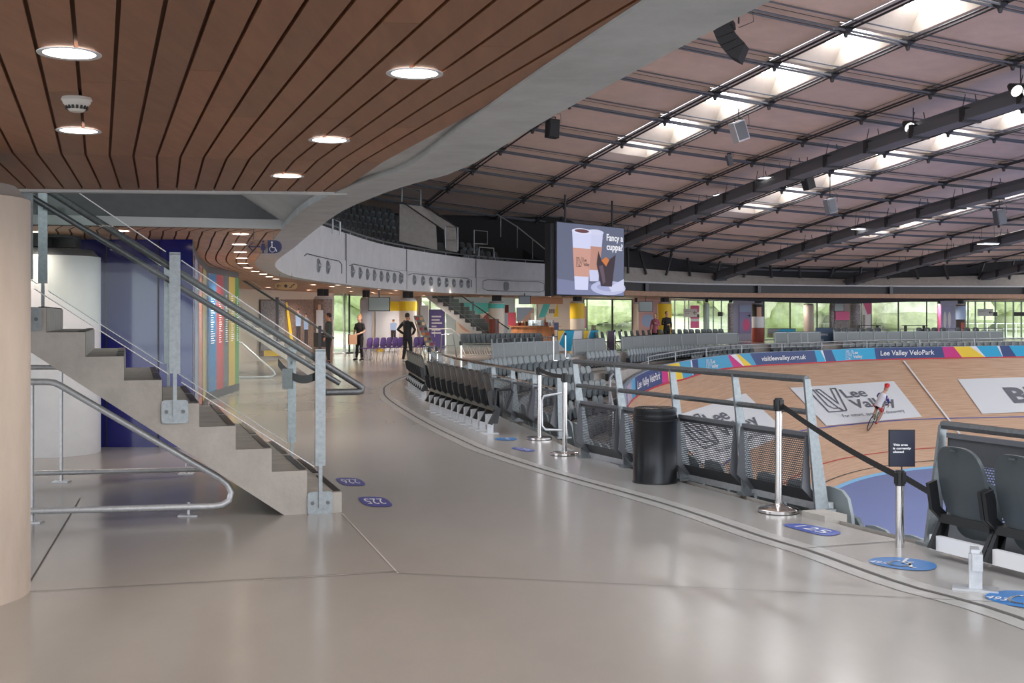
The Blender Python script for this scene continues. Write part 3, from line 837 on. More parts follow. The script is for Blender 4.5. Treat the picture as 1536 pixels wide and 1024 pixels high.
if stuff_mb.v:
    tag(stuff_mb.build('tip_up_seats', [M['seat_light'], M['seat_black'], M['seat_pan']], smooth=True), 'grey-green tip-up seats filling the farthest rows of the lower bowl', 'seats', kind='stuff')
print('lower seats', len(vis))

# ------------------------------------------------------------------ perforated fences
def perf_mat():
    m = bpy.data.materials.new('perforated_steel'); m.use_nodes = True; nt = m.node_tree; b = nt.nodes['Principled BSDF']
    b.inputs['Base Color'].default_value = (.085, .09, .10, 1); b.inputs['Roughness'].default_value = .45; b.inputs['Metallic'].default_value = .3
    t = nt.nodes.new('ShaderNodeUVMap'); sp = nt.nodes.new('ShaderNodeSeparateXYZ'); nt.links.new(t.outputs[0], sp.inputs[0])
    def M_(op, a, bb=None):
        n = nt.nodes.new('ShaderNodeMath'); n.operation = op
        for i, v in enumerate((a, bb)):
            if v is None: continue
            if isinstance(v, (int, float)): n.inputs[i].default_value = v
            else: nt.links.new(v, n.inputs[i])
        return n.outputs[0]
    rowi = M_('FLOOR', M_('DIVIDE', sp.outputs[1], .0185)); sh = M_('MULTIPLY', M_('MODULO', rowi, 2.0), .5)
    fx = M_('SUBTRACT', M_('FRACT', M_('ADD', M_('DIVIDE', sp.outputs[0], .026), sh)), .5)
    fy = M_('SUBTRACT', M_('FRACT', M_('DIVIDE', sp.outputs[1], .0185)), .5)
    d = M_('ADD', M_('POWER', M_('ABSOLUTE', M_('MULTIPLY', fx, 2.7)), 3.0), M_('POWER', M_('ABSOLUTE', M_('MULTIPLY', fy, 3.4)), 3.0))
    solid = M_('GREATER_THAN', d, 1.0); band = M_('LESS_THAN', sp.outputs[1], .17); band2 = M_('GREATER_THAN', sp.outputs[1], .60)
    a = M_('MAXIMUM', solid, M_('MAXIMUM', band, band2)); nt.links.new(a, b.inputs['Alpha'])
    return m
M['perf'] = perf_mat()
M['perf_far'] = mat('grey_perforated_panel', (.235, .26, .265), .55, metal=.2)
def set_uv(o, uvs):
    l = o.data.uv_layers.new(name='UVMap')
    for poly in o.data.polygons:
        for li in poly.loop_indices: l.data[li].uv = uvs[o.data.loops[li].vertex_index]
def fence(pts, label, rails=((1.12, .045), (.80, .03)), ph=.64, lean=.16, group=None, panel_m=None, post_m=None, simple=False, inward=True, postw=(.06, .14), bar_m=None):
    """pts: post bases along the slab edge"""
    root = empty('perforated_fence', (pts[0] + pts[-1]) / 2); tag(root, label, 'fence', group)
    parts = []; zt = rails[0][0]
    ns = []
    for i, p in enumerate(pts):
        t = (pts[min(i + 1, len(pts) - 1)] - pts[max(i - 1, 0)]); t.z = 0; t.normalize(); ns.append(Vector((t.y, -t.x, 0)))
    for i, p in enumerate(pts):
        n = ns[i]; mb = MB(); w0, w1 = postw[1] / 2, postw[0] / 2
        # flat tapered plate lying across the fence line, leaning towards the concourse at its top
        th = Vector((-n.y, n.x, 0)) * .012
        a = [p - n * w0, p + n * w0, p - n * (lean - w1) + Vector((0, 0, zt)), p - n * (lean + w1) + Vector((0, 0, zt))]
        mb.prism([q - th for q in a], th * 2)
        mb.box(p + Vector((0, 0, .012)), (.20, .12, .02), math.atan2(n.y, n.x))
        parts.append(mb.build('post', post_m or M['galv']))
    for z, r in rails:
        mb = MB(); mb.tube([p - n * (lean * z / zt) + Vector((0, 0, z)) for p, n in zip(pts, ns)], r * .62, 8)
        if not simple: mb.v = mb.v
        parts.append(mb.build('rail', bar_m or M['galv_dark'], smooth=True))
    for i in range(len(pts) - 1):
        a, b = pts[i], pts[i + 1]; n = (ns[i] + ns[i + 1]).normalized(); t = (b - a).normalized(); g = min(.05, (b - a).length * .05)
        a = a + t * g; b = b - t * g; L = (b - a).length
        zs = [.06, .20, ph]; off = [-.0, -.10, -lean * ph / zt - .03] if not simple else [0, 0, -lean * ph / zt]
        mb = MB(); vs = []; uv = []
        for z, o_ in zip(zs, off):
            for q, s in ((a, 0), (b, L)):
                vs.append(q + n * (o_ + .02) + Vector((0, 0, z))); uv.append((s, z))
        mb.add(vs, [(0, 1, 3, 2), (2, 3, 5, 4)])
        pnl = mb.build('perforated_panel', panel_m or M['perf']); set_uv(pnl, uv); parts.append(pnl)
        mb = MB(); mb.beam(vs[4] + Vector((0, 0, .01)), vs[5] + Vector((0, 0, .01)), .03, .035)
        if not simple:
            for e, s in ((0, 1), (1, -1)):
                th = t * s * .012
                pr = [vs[e], vs[2 + e], vs[4 + e], vs[4 + e] - n * .03, vs[2 + e] - n * .09, vs[e] - n * .04]
                mb.prism(pr, th)
        else: mb.beam(vs[0], vs[4], .03, .03); 
        pf = mb.build('panel_frame', M['steel_grey'] if not simple else M['galv']); pf.parent = pnl
    attach(root, *parts); return root
A, B = G(1233, 767), G(880, 685.5)
pts = [A.lerp(B, t) for t in (0, .245, .50, .765, 1.0)]
fence(pts, 'long leaning fence of perforated panels and two rails behind the litter bin', rails=((1.12, .05), (.84, .04)))
# shared sill under the near fence and concrete up-stands at the gangway
for nm, a, b in (('trim_24', (1260, 783), (1215, 766)),):
    mb = MB(); c = G(1243, 781); mb.box(c + Vector((.0, .14, .0)), (.22, .30, .09), .4); struct(mb.build(nm, M['concrete']))
mb = MB(); n = Vector((.92, .39, 0)); mb.beam(pts[0] + n * .07 + Vector((0, 0, .035)), pts[-1] + n * .07 + Vector((0, 0, .035)), .10, .07); struct(mb.build('trim_25', M['galv_light']))
A, B = G(845, 657), G(745, 621.5)
lf = [A] + [A.lerp(B, t) for t in (.33, .66)] + [B] + [Vector((*p, 0)) for p in [(-.72, 22.0), (-1.15, 24), (-1.5, 26), (-1.75, 28), (-1.95, 30)]]
fence(lf, 'curved fence of dark panels under a bright chrome rail behind the row of floor-mounted seats', rails=((.82, .04), (.66, .025)), ph=.60, lean=.06, bar_m=M['chrome'])
A = G(1398, 816); dirn = Vector((.386, -.922, 0))
pts = [A + dirn * t for t in (0, 1.0, 2.0, 3.0)]
fence(pts, 'galvanised rail and perforated panel behind the two big dark seats at right', rails=((.86, .05),), ph=.78, lean=.10)
# far fences, seen over the bowl: one per run of panels between gangways
def ce_run(px0, px1, n):
    i0, i1 = idx_at_px(px0), idx_at_px(px1); return [CE[round(i0 + (i1 - i0) * k / n)] + Vector((0, 0, 0)) for k in range(n + 1)]
far_runs = [(741, 841, 9, 'far run of blank grey panels with a rail above, below the wooden kiosk'), (861, 908, 3, 'short run of three blank grey panels left of the second far gangway'),
            (932, 1104, 8, 'long straight run of grey panels below the couple who are talking'), (1162, 1226, 4, 'run of grey panels in front of the turquoise table and the blue banner'),
            (1254, 1352, 5, 'run of grey panels right of the blue zone banner'), (1356, 1500, 8, 'last run of grey panels and railings at the far right')]
for a, b, n, lb in far_runs:
    fence(ce_run(a, b, n), lb, rails=((.84, .03),) if a in (741, 1254, 1356) else ((.70, .02),), ph=.66, lean=.05, panel_m=M['perf_far'], simple=True, group=None, postw=(.05, .07))

# ------------------------------------------------------------------ litter bin
c = G(982.5, 722.5); root = empty('litter_bin', c); tag(root, 'black cylindrical litter bin standing in front of the perforated fence', 'bin')
binm = mat('black_lacquered_steel', (.028, .03, .034), .32, metal=.6)
MB().lathe((0, 0, 0), [(.222, .0), (.222, .02), (.218, .025), (.218, .60), (.222, .605), (.222, .625), (.216, .63)], 40).build('body', binm, root, smooth=True)
MB().lathe((0, 0, 0), [(.216, .63), (.219, .635), (.219, .668), (.212, .67), (.212, .69), (.214, .695), (.214, .735), (.195, .742), (.185, .725), (.13, .715)], 40, cap=False).build('lid_ring', binm, root, smooth=True)
MB().lathe((0, 0, 0), [(.0, .722), (.13, .716), (.185, .722), (.186, .738), (.12, .742), (.0, .745)], 40, cap=False).build('lid', M['chrome'], root, smooth=True)
MB().lathe((0, 0, 0), [(.224, .0), (.224, .012)], 40).build('base_ring', M['black'], root, smooth=True)

# ------------------------------------------------------------------ queue posts and belts
def stanchion(loc, label, flat=False, h=1.0, group='polished belt posts', head_w=.032, base_m=None):
    root = empty('belt_post', loc); tag(root, label, 'post', group)
    if flat: pr = [(.170, .0), (.170, .030), (.165, .034), (.03, .038)]
    else: pr = [(.170, .0), (.170, .028), (.164, .034), (.06, .062), (.032, .075), (.032, .09)]
    MB().lathe((0, 0, 0), pr, 36).build('base', M['chrome'], root, smooth=True)
    MB().lathe((0, 0, 0), [(.172, .0), (.172, .006)], 36).build('rubber_ring', M['black'], root, smooth=True)
    MB().lathe((0, 0, 0), [(.030, .03), (.030, h - .09)], 20).build('pole', M['chrome'], root, smooth=True)
    m = MB(); m.lathe((0, 0, 0), [(.034, h - .11), (.034, h - .005), (.028, h)], 20)
    for a in range(4): m.box((.036 * math.cos(a * 1.571 + .4), .036 * math.sin(a * 1.571 + .4), h - .055), (.012, .03, .08), a * 1.571 + .4)
    m.build('belt_head', M['black'], root, smooth=True)
    return root
def belt(a, b, sag, label, parent_label=None, w=.048):
    mb = MB(); a = Vector(a); b = Vector(b); n = 14; th = (b - a).cross(Vector((0, 0, 1))).normalized() * .001
    for k in range(n):
        def q(t): p = a.lerp(b, t); p.z -= sag * 4 * t * (1 - t); return p
        p0, p1 = q(k / n), q((k + 1) / n); z = Vector((0, 0, w / 2))
        mb.quad(p0 - z - th, p1 - z - th, p1 + z - th, p0 + z - th); mb.quad(p0 - z + th, p1 - z + th, p1 + z + th, p0 + z + th)
    o = recentre(mb.build('barrier_belt', mat('black_webbing', (.018, .017, .018), .7, noise=.2, nscale=60))); tag(o, label, 'belt'); return o
S1, S2 = G(809, 659), G(847, 682); S3 = G(1168, 768)
stanchion(S1, 'left of the two polished posts with a short black belt, left of the litter bin', True, .97)
stanchion(S2, 'right of the two polished posts with a short black belt, left of the litter bin', True, .97)
belt(S1 + Vector((0, 0, .93)), S2 + Vector((0, 0, .93)), .02, 'short black belt between the two polished posts left of the litter bin')
stanchion(S3, 'polished belt post nearest the camera, standing before the end of the perforated fence', False, .96)
S4 = Vector((P(1350, 705, 8.55).x, 8.55, -.47)); h4 = P(1350, 705, 8.55).z - S4.z
stanchion(S4, 'polished belt post carrying the dark blue notice, standing on the step below the slab', False, h4)
fe = Vector((P(1396, 739, 8.6).x, 8.6, P(1396, 739, 8.6).z))
belt(S3 + Vector((.02, 0, .90)), Vector((S4.x, S4.y, P(1350, 715, 8.55).z)), .03, 'long black belt sloping down across the gangway to the post with the notice')
belt(Vector((S4.x, S4.y, P(1350, 712, 8.55).z)), fe, .0, 'black belt from the post with the notice to the galvanised end post')
sp = P(1352.5, 672, 8.55); root = empty('notice_sign', sp - Vector((0, 0, .13))); tag(root, 'dark navy notice reading This area is currently closed', 'sign')
MB().box((0, 0, .13), (.186, .014, .262)).build('frame', M['blackmatte'], root)
MB().box((0, -.008, .13), (.176, .004, .252)).build('panel', mat('navy_notice_card', S(22, 28, 50), .35), root)
mb = MB(); fn = plane_fn((-.093, -.0115, 0), (1, 0, 0), (0, 0, 1))
for k, (t, w) in enumerate((('This area', .106), ('is currently', .128), ('closed', .077))): put_text(mb, t, fn, .028, .148 - k * .0245, .0145, w=w, bold=.035)
mb.build('lettering', M['white'], root); MB().box((.0, 0, -.02), (.008, .006, .06)).build('stem', M['black'], root)

# far-left queue posts and belts near the sitting rows
for q, (px, pb) in enumerate(((644, 585), (655, 581))):
    c = G(px, pb); stanchion(c, ('left' if q == 0 else 'right') + ' slim chrome post at the far end of the curved chrome rail', True, .95, 'far chrome posts')
q1, q2 = P(691.5, 516, 27), P(867, 500, 42); 
for q, (px, py, Y) in enumerate(((691.5, 510, 31), (830, 500, 44), (848, 500, 46.5), (922, 498, 56), (932, 500, 57))):
    p = P(px, py, Y); p.z = 0; stanchion(p, 'white topped belt post standing %s' % ('beside the open galvanised frame', 'left of the yellow and turquoise counter screen', 'before the turquoise counter screen', 'left of the dark poster stand', 'at the end of the far grey panels')[q], True, 1.0, 'far belt posts')

# ------------------------------------------------------------------ floor-mounted seat rows
def leg_mb():
    m = MB(); m.box((0, -.0, .14), (.05, .09, .27)); m.box((0, 0, .005), (.11, .24, .01)); m.box((0, -.055, .2), (.07, .012, .14)); return m
near = near_seat('folding_platform_seat', M['seat_row'], M['seat_black'])
lg = leg_mb().build('floor_leg', M['galv_light'], near)
A, B = G(735, 650), G(649, 616)
ends = ['nearest', 'second', 'third', 'fourth', 'fifth', 'sixth', 'seventh', 'eighth', 'ninth', 'farthest']
d = (B - A).normalized(); n = Vector((-d.y, d.x, 0)); n = n if n.x > 0 else -n
for k in range(10):
    o = near if k == 0 else copytree(near)
    o.location = A.lerp(B, k / 9) + n * .0; o.rotation_euler = (0, 0, face_rz(n))
    tag(o, '%s seat of the row of ten dark backs on galvanised legs beside the concourse' % ends[k], 'seat', 'row of ten floor-mounted seats')
ar = MB(); e = A - d * .30
ar.tube([e + Vector((0, 0, .42)) + n * .0, e + n * .02 + Vector((0, 0, .62)), e + n * .22 + Vector((0, 0, .64)), e + n * .25 + Vector((0, 0, .60)), e + n * .16 + Vector((0, 0, .36))], .018, 8)
o = recentre(ar.build('armrest', M['seat_black'], smooth=True)); tag(o, 'black looped armrest at the near end of the row of ten seats', 'armrest')
A, B = G(636, 597), G(615, 580.5); d = (B - A).normalized(); n = Vector((-d.y, d.x, 0)); n = n if n.x > 0 else -n
for k in range(9):
    o = copytree(near); o.location = A.lerp(B, k / 8); o.rotation_euler = (0, 0, face_rz(n)); tag(o, '%s seat of the far row of nine backs beyond the row of ten' % (ends[k] if k < 8 else 'farthest'), 'seat', 'row of nine floor-mounted seats')
big = near_seat('folding_platform_seat', M['seat'], M['seat_black'])
A = Vector((P(1446, 760, 8.0).x, 8.0, 0)); n = Vector((.922, .386, 0)); dirn = Vector((.386, -.922, 0))
for k in range(3):
    o = big if k == 0 else copytree(big)
    o.location = A + dirn * (.51 * k); o.location.z = -.09; o.rotation_euler = (0, 0, face_rz(n))
    tag(o, ('big dark seat back beside the galvanised end post at right', 'big dark seat back cut by the right edge of the photo', 'dark seat just past the right edge of the photo')[k], 'seat', 'three big near seats')
rl = empty('seat_rail', A + Vector((0, 0, 0))); tag(rl, 'white seat rail on galvanised feet carrying the big dark seats at right', 'rail')
mb = MB(); mb.beam(A - dirn * .28 - n * .02 + Vector((0, 0, .10)), A + dirn * 2 - n * .02 + Vector((0, 0, .10)), .04, .10); o = mb.build('rail_beam', M['white'])
oo = [o]
for fx in (G(1463, 884), G(1463, 884) + dirn * 1.02):
    m = MB(); m.box(fx + Vector((0, 0, .11)), (.075, .05, .21), -.3); m.box(fx + Vector((0.01, .0, .17)), (.06, .10, .10), -.3); m.box(fx + Vector((0, 0, .006)), (.26, .14, .012), -.39); m.box(fx + Vector((0.02, .06, .22)), (.05, .12, .04), -.3)
    oo.append(m.build('foot', M['galv_light']))
attach(rl, *oo)

# ------------------------------------------------------------------ floor stickers
def sticker(px4, name, label, text, th, m, tri=False, rot=0, icon=False, textcol=None):
    """px4: corners of the sticker's box on the floor as TL, TR, BR, BL in its own reading frame"""
    q = [G(*p) for p in px4]
    def fn(u, v, z=.004): p = q[3].lerp(q[2], u).lerp(q[0].lerp(q[1], u), v); return Vector((p.x, p.y, z))
    root = empty(name, fn(.5, .5, 0)); tag(root, label, 'floor sign', 'blue floor stickers')
    pts = [(.5 + x, .5 + y) for x, y in rrect(1.0, 1.0, 8, 3.4 if not icon else 2.2)]
    mb = MB(); poly_on(mb, pts, fn); a = mb.build('blue_ground', m)
    mb = MB(); f2 = lambda u, v: fn(u, v, .007)
    if text: put_text(mb, text, f2, *th)
    if icon:
        stroke(mb, circ(.47, .42, .15, .24, 18, math.radians(115), math.radians(400)), .045, f2)
        stroke(mb, [(.47, .80), (.50, .50), (.62, .48), (.68, .24), (.74, .24)], .05, f2); stroke(mb, [(.49, .66), (.62, .64)], .04, f2)
        poly_on(mb, circ(.465, .88, .035, .05, 10), f2)
    b = mb.build('white_marking', M['white']); attach(root, a, b)
blue1 = mat('blue_sticker_vinyl', S(72, 90, 168), .35); blue2 = mat('bright_blue_sticker_vinyl', S(55, 120, 185), .35); blue3 = mat('indigo_sticker_vinyl', S(70, 76, 150), .35)
sticker([(1203, 785), (1269, 799), (1240, 806), (1166, 787)], 'seat_number_sticker', 'blue oval floor sticker with the white number 125', '125', (.22, .26, .50, .60), blue1)
sticker([(1322, 833), (1412, 843), (1396, 861), (1290, 845)], 'wheelchair_bay_sticker', 'blue oval wheelchair bay sticker with the small number 495', '495', (.06, .18, .20, .26), blue2, icon=True)
sticker([(1500, 882), (1610, 895), (1590, 921), (1462, 900)], 'wheelchair_bay_sticker', 'blue oval wheelchair bay sticker with the small number 493, cut by the right edge', '493', (.06, .18, .20, .26), blue2, icon=True)
def up_sticker(c, w, h, name, label, text):
    # read from the far side: turned half round
    q = [(c[0] + w, c[1] + h), (c[0] - w * .45, c[1] + h), (c[0] - w, c[1] - h), (c[0] + w * .45, c[1] - h)]
    sticker(q, name, label, text, (.18, .24, .52, .66), blue3)
up_sticker((563, 752.8), 30, 7.6, 'seat_number_sticker', 'blue floor sticker with number 225 by the foot of the stairs, nearer one', '225')
up_sticker((526, 722.8), 26, 6, 'seat_number_sticker', 'blue floor sticker behind the nearer one at the foot of the stairs', '226')
sticker([(778, 670.5), (806, 675.5), (792, 678.5), (764, 672)], 'seat_number_sticker', 'small pale blue floor sticker left of the two polished posts', '124', (.22, .26, .50, .60), blue1)
sticker([(748, 656), (778, 656.5), (772, 661.5), (738, 660)], 'wheelchair_bay_sticker', 'pale blue floor sticker at the end of the row of ten seats', '', (0, 0, .1), blue2, icon=True)

# ------------------------------------------------------------------ foreground staircase
C0 = Vector((-1.43, 10.08, 0)); SU = Vector((-.953, -.303, 0)); SW = Vector((-.303, .953, 0))
def SL(a, b, z): return C0 + SU * a + SW * b + Vector((0, 0, z))
TR, RS, SWID = .29, .193, 2.43
def stair(name, label, L, n, wid, z0=.17, treads_m=None, soff=(.48, .70), m=None, nos=True):
    root = empty(name, L(0, 0, 0)); tag(root, label, 'stairs'); parts = []
    pr = [L(0, 0, 0), L(0, 0, z0)]
    for k in range(n):
        z = z0 + RS * k
        if k: pr += [L(k * TR, 0, z - RS), L(k * TR, 0, z)]
    last = n * TR; pr += [L(last, 0, z), L(last, 0, soff[1] * (last - soff[0])), L(soff[0], 0, 0)]
    mb = MB(); w = L(0, wid, 0) - L(0, 0, 0)
    # sides as fans of convex pieces, then the sweep
    mb2 = MB()
    for k in range(n):
        z = z0 + RS * k; a0, a1 = k * TR, (k + 1) * TR
        zb0, zb1 = max(0, soff[1] * (a0 - soff[0])), max(0, soff[1] * (a1 - soff[0]))
        p = [L(a0, 0, zb0), L(a0, 0, z), L(a1, 0, z), L(a1, 0, zb1)]
        q = [v + w for v in p]
        if a0 < soff[0] < a1:
            e = L(soff[0], 0, 0); mb2.add(p + [e], [(0, 1, 2, 3, 4)]); mb2.add(q + [e + w], [(4, 3, 2, 1, 0)])
        else: mb2.add(p, [(0, 1, 2, 3)]); mb2.add(q, [(3, 2, 1, 0)])
        mb2.quad(p[1], q[1], q[2], p[2]); mb2.quad(p[0], p[3], q[3], q[0])
        r0 = L(a0, 0, z - RS if k else 0); mb2.quad(r0, L(a0, 0, z), L(a0, 0, z) + w, r0 + w)
    mb2.quad(L(last, 0, soff[1] * (last - soff[0])), L(last, 0, z), L(last, 0, z) + w, L(last, 0, soff[1] * (last - soff[0])) + w)
    parts.append(mb2.build('concrete_flight', m or M['concrete']))
    mt = MB()
    for k in range(n):
        z = z0 + RS * k + .003; a0, a1 = k * TR, (k + 1) * TR
        mt.quad(L(a0 + .002, .02, z), L(a0 + .002, wid - .02, z), L(a1, wid - .02, z), L(a1, .02, z))
        mt.quad(L(a1 - .003, .02, z), L(a1 - .003, wid - .02, z), L(a1 - .003, wid - .02, z + RS - .01), L(a1 - .003, .02, z + RS - .01))
    parts.append(mt.build('worn_treads', treads_m or mat('worn_tread_concrete', (.40, .385, .35), .6, noise=.25, nscale=5)))
    if nos:
        for k in range(n):
            z = z0 + RS * k + .006; a0 = k * TR
            for b0, b1 in ((.05, wid * .44), (wid * .52, wid - .05)):
                q = MB(); q.box(L(a0 + .032, (b0 + b1) / 2, z), (.055, b1 - b0, .006), math.atan2(SU.y, SU.x)); parts.append(q.build('anti_slip_nosing', M['black']))
    attach(root, *parts); return root
stair('staircase', 'pale concrete staircase rising to the left behind the near column, black nosings, glass sides', SL, 15, SWID)

def glass_rail(L, b, posts, label, plate=True, z_of=lambda a: .36 + .675 * (a - .183), top_of=lambda a: 1.363 + .674 * (a - .183), amax=4.3, hr=None, side=-1, pm=None, a_start=.183):
    root = empty('glass_balustrade', L(posts[0], b, 0)); tag(root, label, 'balustrade'); parts = []
    for a in posts:
        zt = top_of(a); zb = z_of(a); q = MB(); ang = math.atan2(SU.y, SU.x)
        q.box(L(a, b, (zb + zt) / 2 + .02), (.085, .022, zt - zb - .04), ang); q.box(L(a, b, (zb - .19) / 1 + .09), (.03, .03, .42), ang)
        q.box(L(a, b, zt + .0), (.085, .022, .02), ang)
        p = q.build('post', pm or M['galv']); parts.append(p)
        if plate:
            q = MB(); zc = zb - .27
            pr = [L(a + x, b + .005, zc + y) for x, y in rrect(.21, .19, 5, 8)]; q.prism(pr, L(0, .014, 0) - L(0, 0, 0)); parts.append(q.build('base_plate', pm or M['galv']))
            q = MB()
            for dx in (-.065, .065):
                cc = L(a + dx, b - .003, zc); q.prism([cc - SW * .004 + SU * (.016 * math.cos(t * 1.047)) + Vector((0, 0, .016 * math.sin(t * 1.047))) for t in range(6)], SW * .01)
            q.build('bolts', M['galv_dark']).parent = parts[-1]
    ps = list(posts)
    for i in range(len(ps)):
        a0 = ps[i] + .05; a1 = (ps[i + 1] - .05) if i + 1 < len(ps) else amax
        pr = [L(a0, b, z_of(a0)), L(a1, b, z_of(a1)), L(a1, b, top_of(a1) - .02), L(a0 + .02, b, top_of(a0) - .02)]
        q = MB(); q.quad(*pr); parts.append(q.build('glass_pane', M['glass']))
        q = MB(); q.tube([pr[0], pr[1]], .004, 4); q.tube([pr[2], pr[3]], .004, 4); parts.append(q.build('pane_edge', M['white']))
    if hr:
        q = MB(); q.tube(hr, .028, 12); parts.append(q.build('handrail', M['galv_dark'], smooth=True))
        for a in ps:
            q = MB(); z = 1.25 + .64 * (a - .183); q.tube([L(a, b, z - .03), L(a, b + side * -.08, z - .05), L(a, b + side * -.08, z)], .008, 6); parts.append(q.build('handrail_bracket', M['galv']))
    attach(root, *parts); return root
hb = .08
hr = [SL(.12, hb, 1.005), SL(-.15, hb, 1.005), SL(-.185, hb, 1.01), SL(-.19, hb, 1.035), SL(-.165, hb, 1.055), SL(4.4, hb, 1.055 + .64 * 4.565)]
glass_rail(SL, -.02, (.183, 1.351, 2.456), 'near glass balustrade of the foreground staircase with steel posts, base plates and tube handrail', hr=hr)
hb = 2.33
hr = [SL(-.37, hb, .95), SL(4.4, hb, .95 + .62 * 4.77)]
glass_rail(SL, 2.41, (.11, 1.33, 2.5), 'far glass balustrade of the foreground staircase, behind the treads', plate=False, hr=hr, side=1, pm=M['galv'])
# closed-off belt at the stair foot
q = MB(); q.box(SL(.19, 2.1, 1.02) , (.10, .06, .20), 0); o = recentre(q.build('belt_cassette', M['galv'])); tag(o, 'small galvanised wall box for a belt at the foot of the stairs', 'box')
a_ = P(476, 562, 11.6); b_ = P(417, 543, 12.3); belt(a_, b_, .10, 'black belt closing the foot of the foreground stairs', w=.08)

# tube guard rails under the flight
def loop_rail(fx0, fx1, label, z_top=1.12, pts=None, posts=(), feet=()):
    root = empty('guard_rail', fx0); tag(root, label, 'railing'); parts = []
    mb = MB(); mb.tube(pts, .026, 12); parts.append(mb.build('bent_tube', M['galv_light'], smooth=True))
    for a, b in posts:
        mb = MB(); mb.box((a + b) / 2, (.022, .035, (b - a).length)); parts.append(mb.build('upright', M['galv_light']))
    for f in feet:
        mb = MB(); mb.box(f + Vector((0, 0, .006)), (.16, .09, .012)); mb.tube([f, f + Vector((0, 0, .11))], .012, 6); parts.append(mb.build('foot_plate', M['galv_light']))
    attach(root, *parts)
def RP(px, py): Y = 9.53 + (px - 48) / 235 * .30; return P(px, py, Y)
F0, F1 = G(48, 784), G(283, 773.5)
loop_rail(F0, F1, 'galvanised tube guard rail nearest the camera under the staircase', pts=[RP(-160, 572.5), RP(72, 572.5), RP(82, 574), RP(94, 580), RP(330, 717), RP(341, 726), RP(347, 738), RP(344, 750), RP(333, 757), RP(318, 759), RP(-160, 772)],
          posts=[(F0, Vector((F0.x, F0.y, 1.10)))], feet=[F0, F1])
def RQ(px, py): Y = 11.95 + (px - 92) / 190 * .45; return P(px, py, Y)
F0, F1 = G(92, 722.5), G(280, 710.5)
loop_rail(F0, F1, 'galvanised tube guard rail farther back under the staircase, before the white column', pts=[RQ(-150, 552), RQ(84, 550.5), RQ(92, 552), RQ(98, 556), RQ(300, 668), RQ(322, 682), RQ(328, 692), RQ(324, 701), RQ(312, 703.5), RQ(-150, 714)],
          posts=[(F0, Vector((F0.x, F0.y, 1.12)))], feet=[F0, F1])

# ------------------------------------------------------------------ columns
def column(c, r, label, m, wrap=None, top=2.34, zc=2.61, bz=.0, cap_m=None, name='round_column'):
    root = empty(name, c); tag(root, label, 'column')
    MB().lathe((0, 0, bz), [(r, 0), (r, top - bz)], 48).build('shaft', m, root, smooth=True)
    MB().lathe((0, 0, 0), [(r, top), (r * .94, top + .02), (r * .86, top + .08), (r * .78, top + .09)], 36).build('capital', cap_m or M['steel_grey'], root, smooth=True)
    q = MB(); q.box((0, 0, (top + zc) / 2 + .06), (r * .25, r * 1.2, zc - top - .10)); q.box((0, 0, (top + zc) / 2 + .06), (r * 1.2, r * .25, zc - top - .10)); q.lathe((0, 0, 0), [(r * .62, zc - .03), (r * .62, zc)], 24)
    q.build('steel_bearing', M['steel_dark'], root); return root
column(Vector((-3.42, 7.05, 0)), .55, 'near beige concrete column at the left edge of the photo', M['concrete_column'], cap_m=M['concrete'])
column(Vector((-5.60, 14.5, 0)), .60, 'white round column behind the staircase, left of the blue wall', mat('white_column_paint', (.66, .66, .67), .7, noise=.05), top=2.36)

# ------------------------------------------------------------------ blue wall and striped mural wall
bluem = mat('glossy_blue_panel', S(24, 26, 110), .10, spec=.6)
mb = MB(); w0, w1 = Vector((-9, 15.1, 0)), Vector((-4.02, 15.1, 0))
wallp = [w0, w1, Vector((-4.5, 17.0, 0)), Vector((-5.1, 19.6, 0)), Vector((-5.9, 23.3, 0)), Vector((-6.06, 26.6, 0))]
mb.quad(w0, w1, w1 + Vector((0, 0, ZC)), w0 + Vector((0, 0, ZC))); struct(mb.build('wall_blue', bluem))
mb = MB(); mb.box((-5.10, 15.09, 1.3), (.012, .012, 2.6)); mb.box((-4.45, 15.09, 1.3), (.012, .012, 2.6)); struct(mb.build('trim_26', M['blackmatte']))
mb = MB(); mb.quad(Vector((-9, 17.5, 0)), Vector((-6.9, 17.5, 0)), Vector((-6.9, 17.5, ZC)), Vector((-9, 17.5, ZC))); struct(mb.build('wall_store', M['plaster']))
curve = resample(wallp[1:], .12, False)
cw = [(288, 291, S(70, 80, 150)), (291, 297, S(150, 175, 205)), (297, 303, S(190, 120, 110)), (303, 309, S(200, 195, 120)), (309, 312, S(50, 60, 110)), (312, 324, S(62, 125, 180)), (324, 334, S(196, 70, 80)), (334, 343, S(112, 115, 122)), (343, 352, S(235, 200, 80)), (352, 360, S(95, 165, 85))]
root = empty('striped_mural', curve[20]); tag(root, 'tall glossy mural of coloured vertical stripes with small white lists, on the curved wall', 'mural'); parts = []
cpx = [CX + F_PX * p.x / p.y for p in curve]
lst = MB()
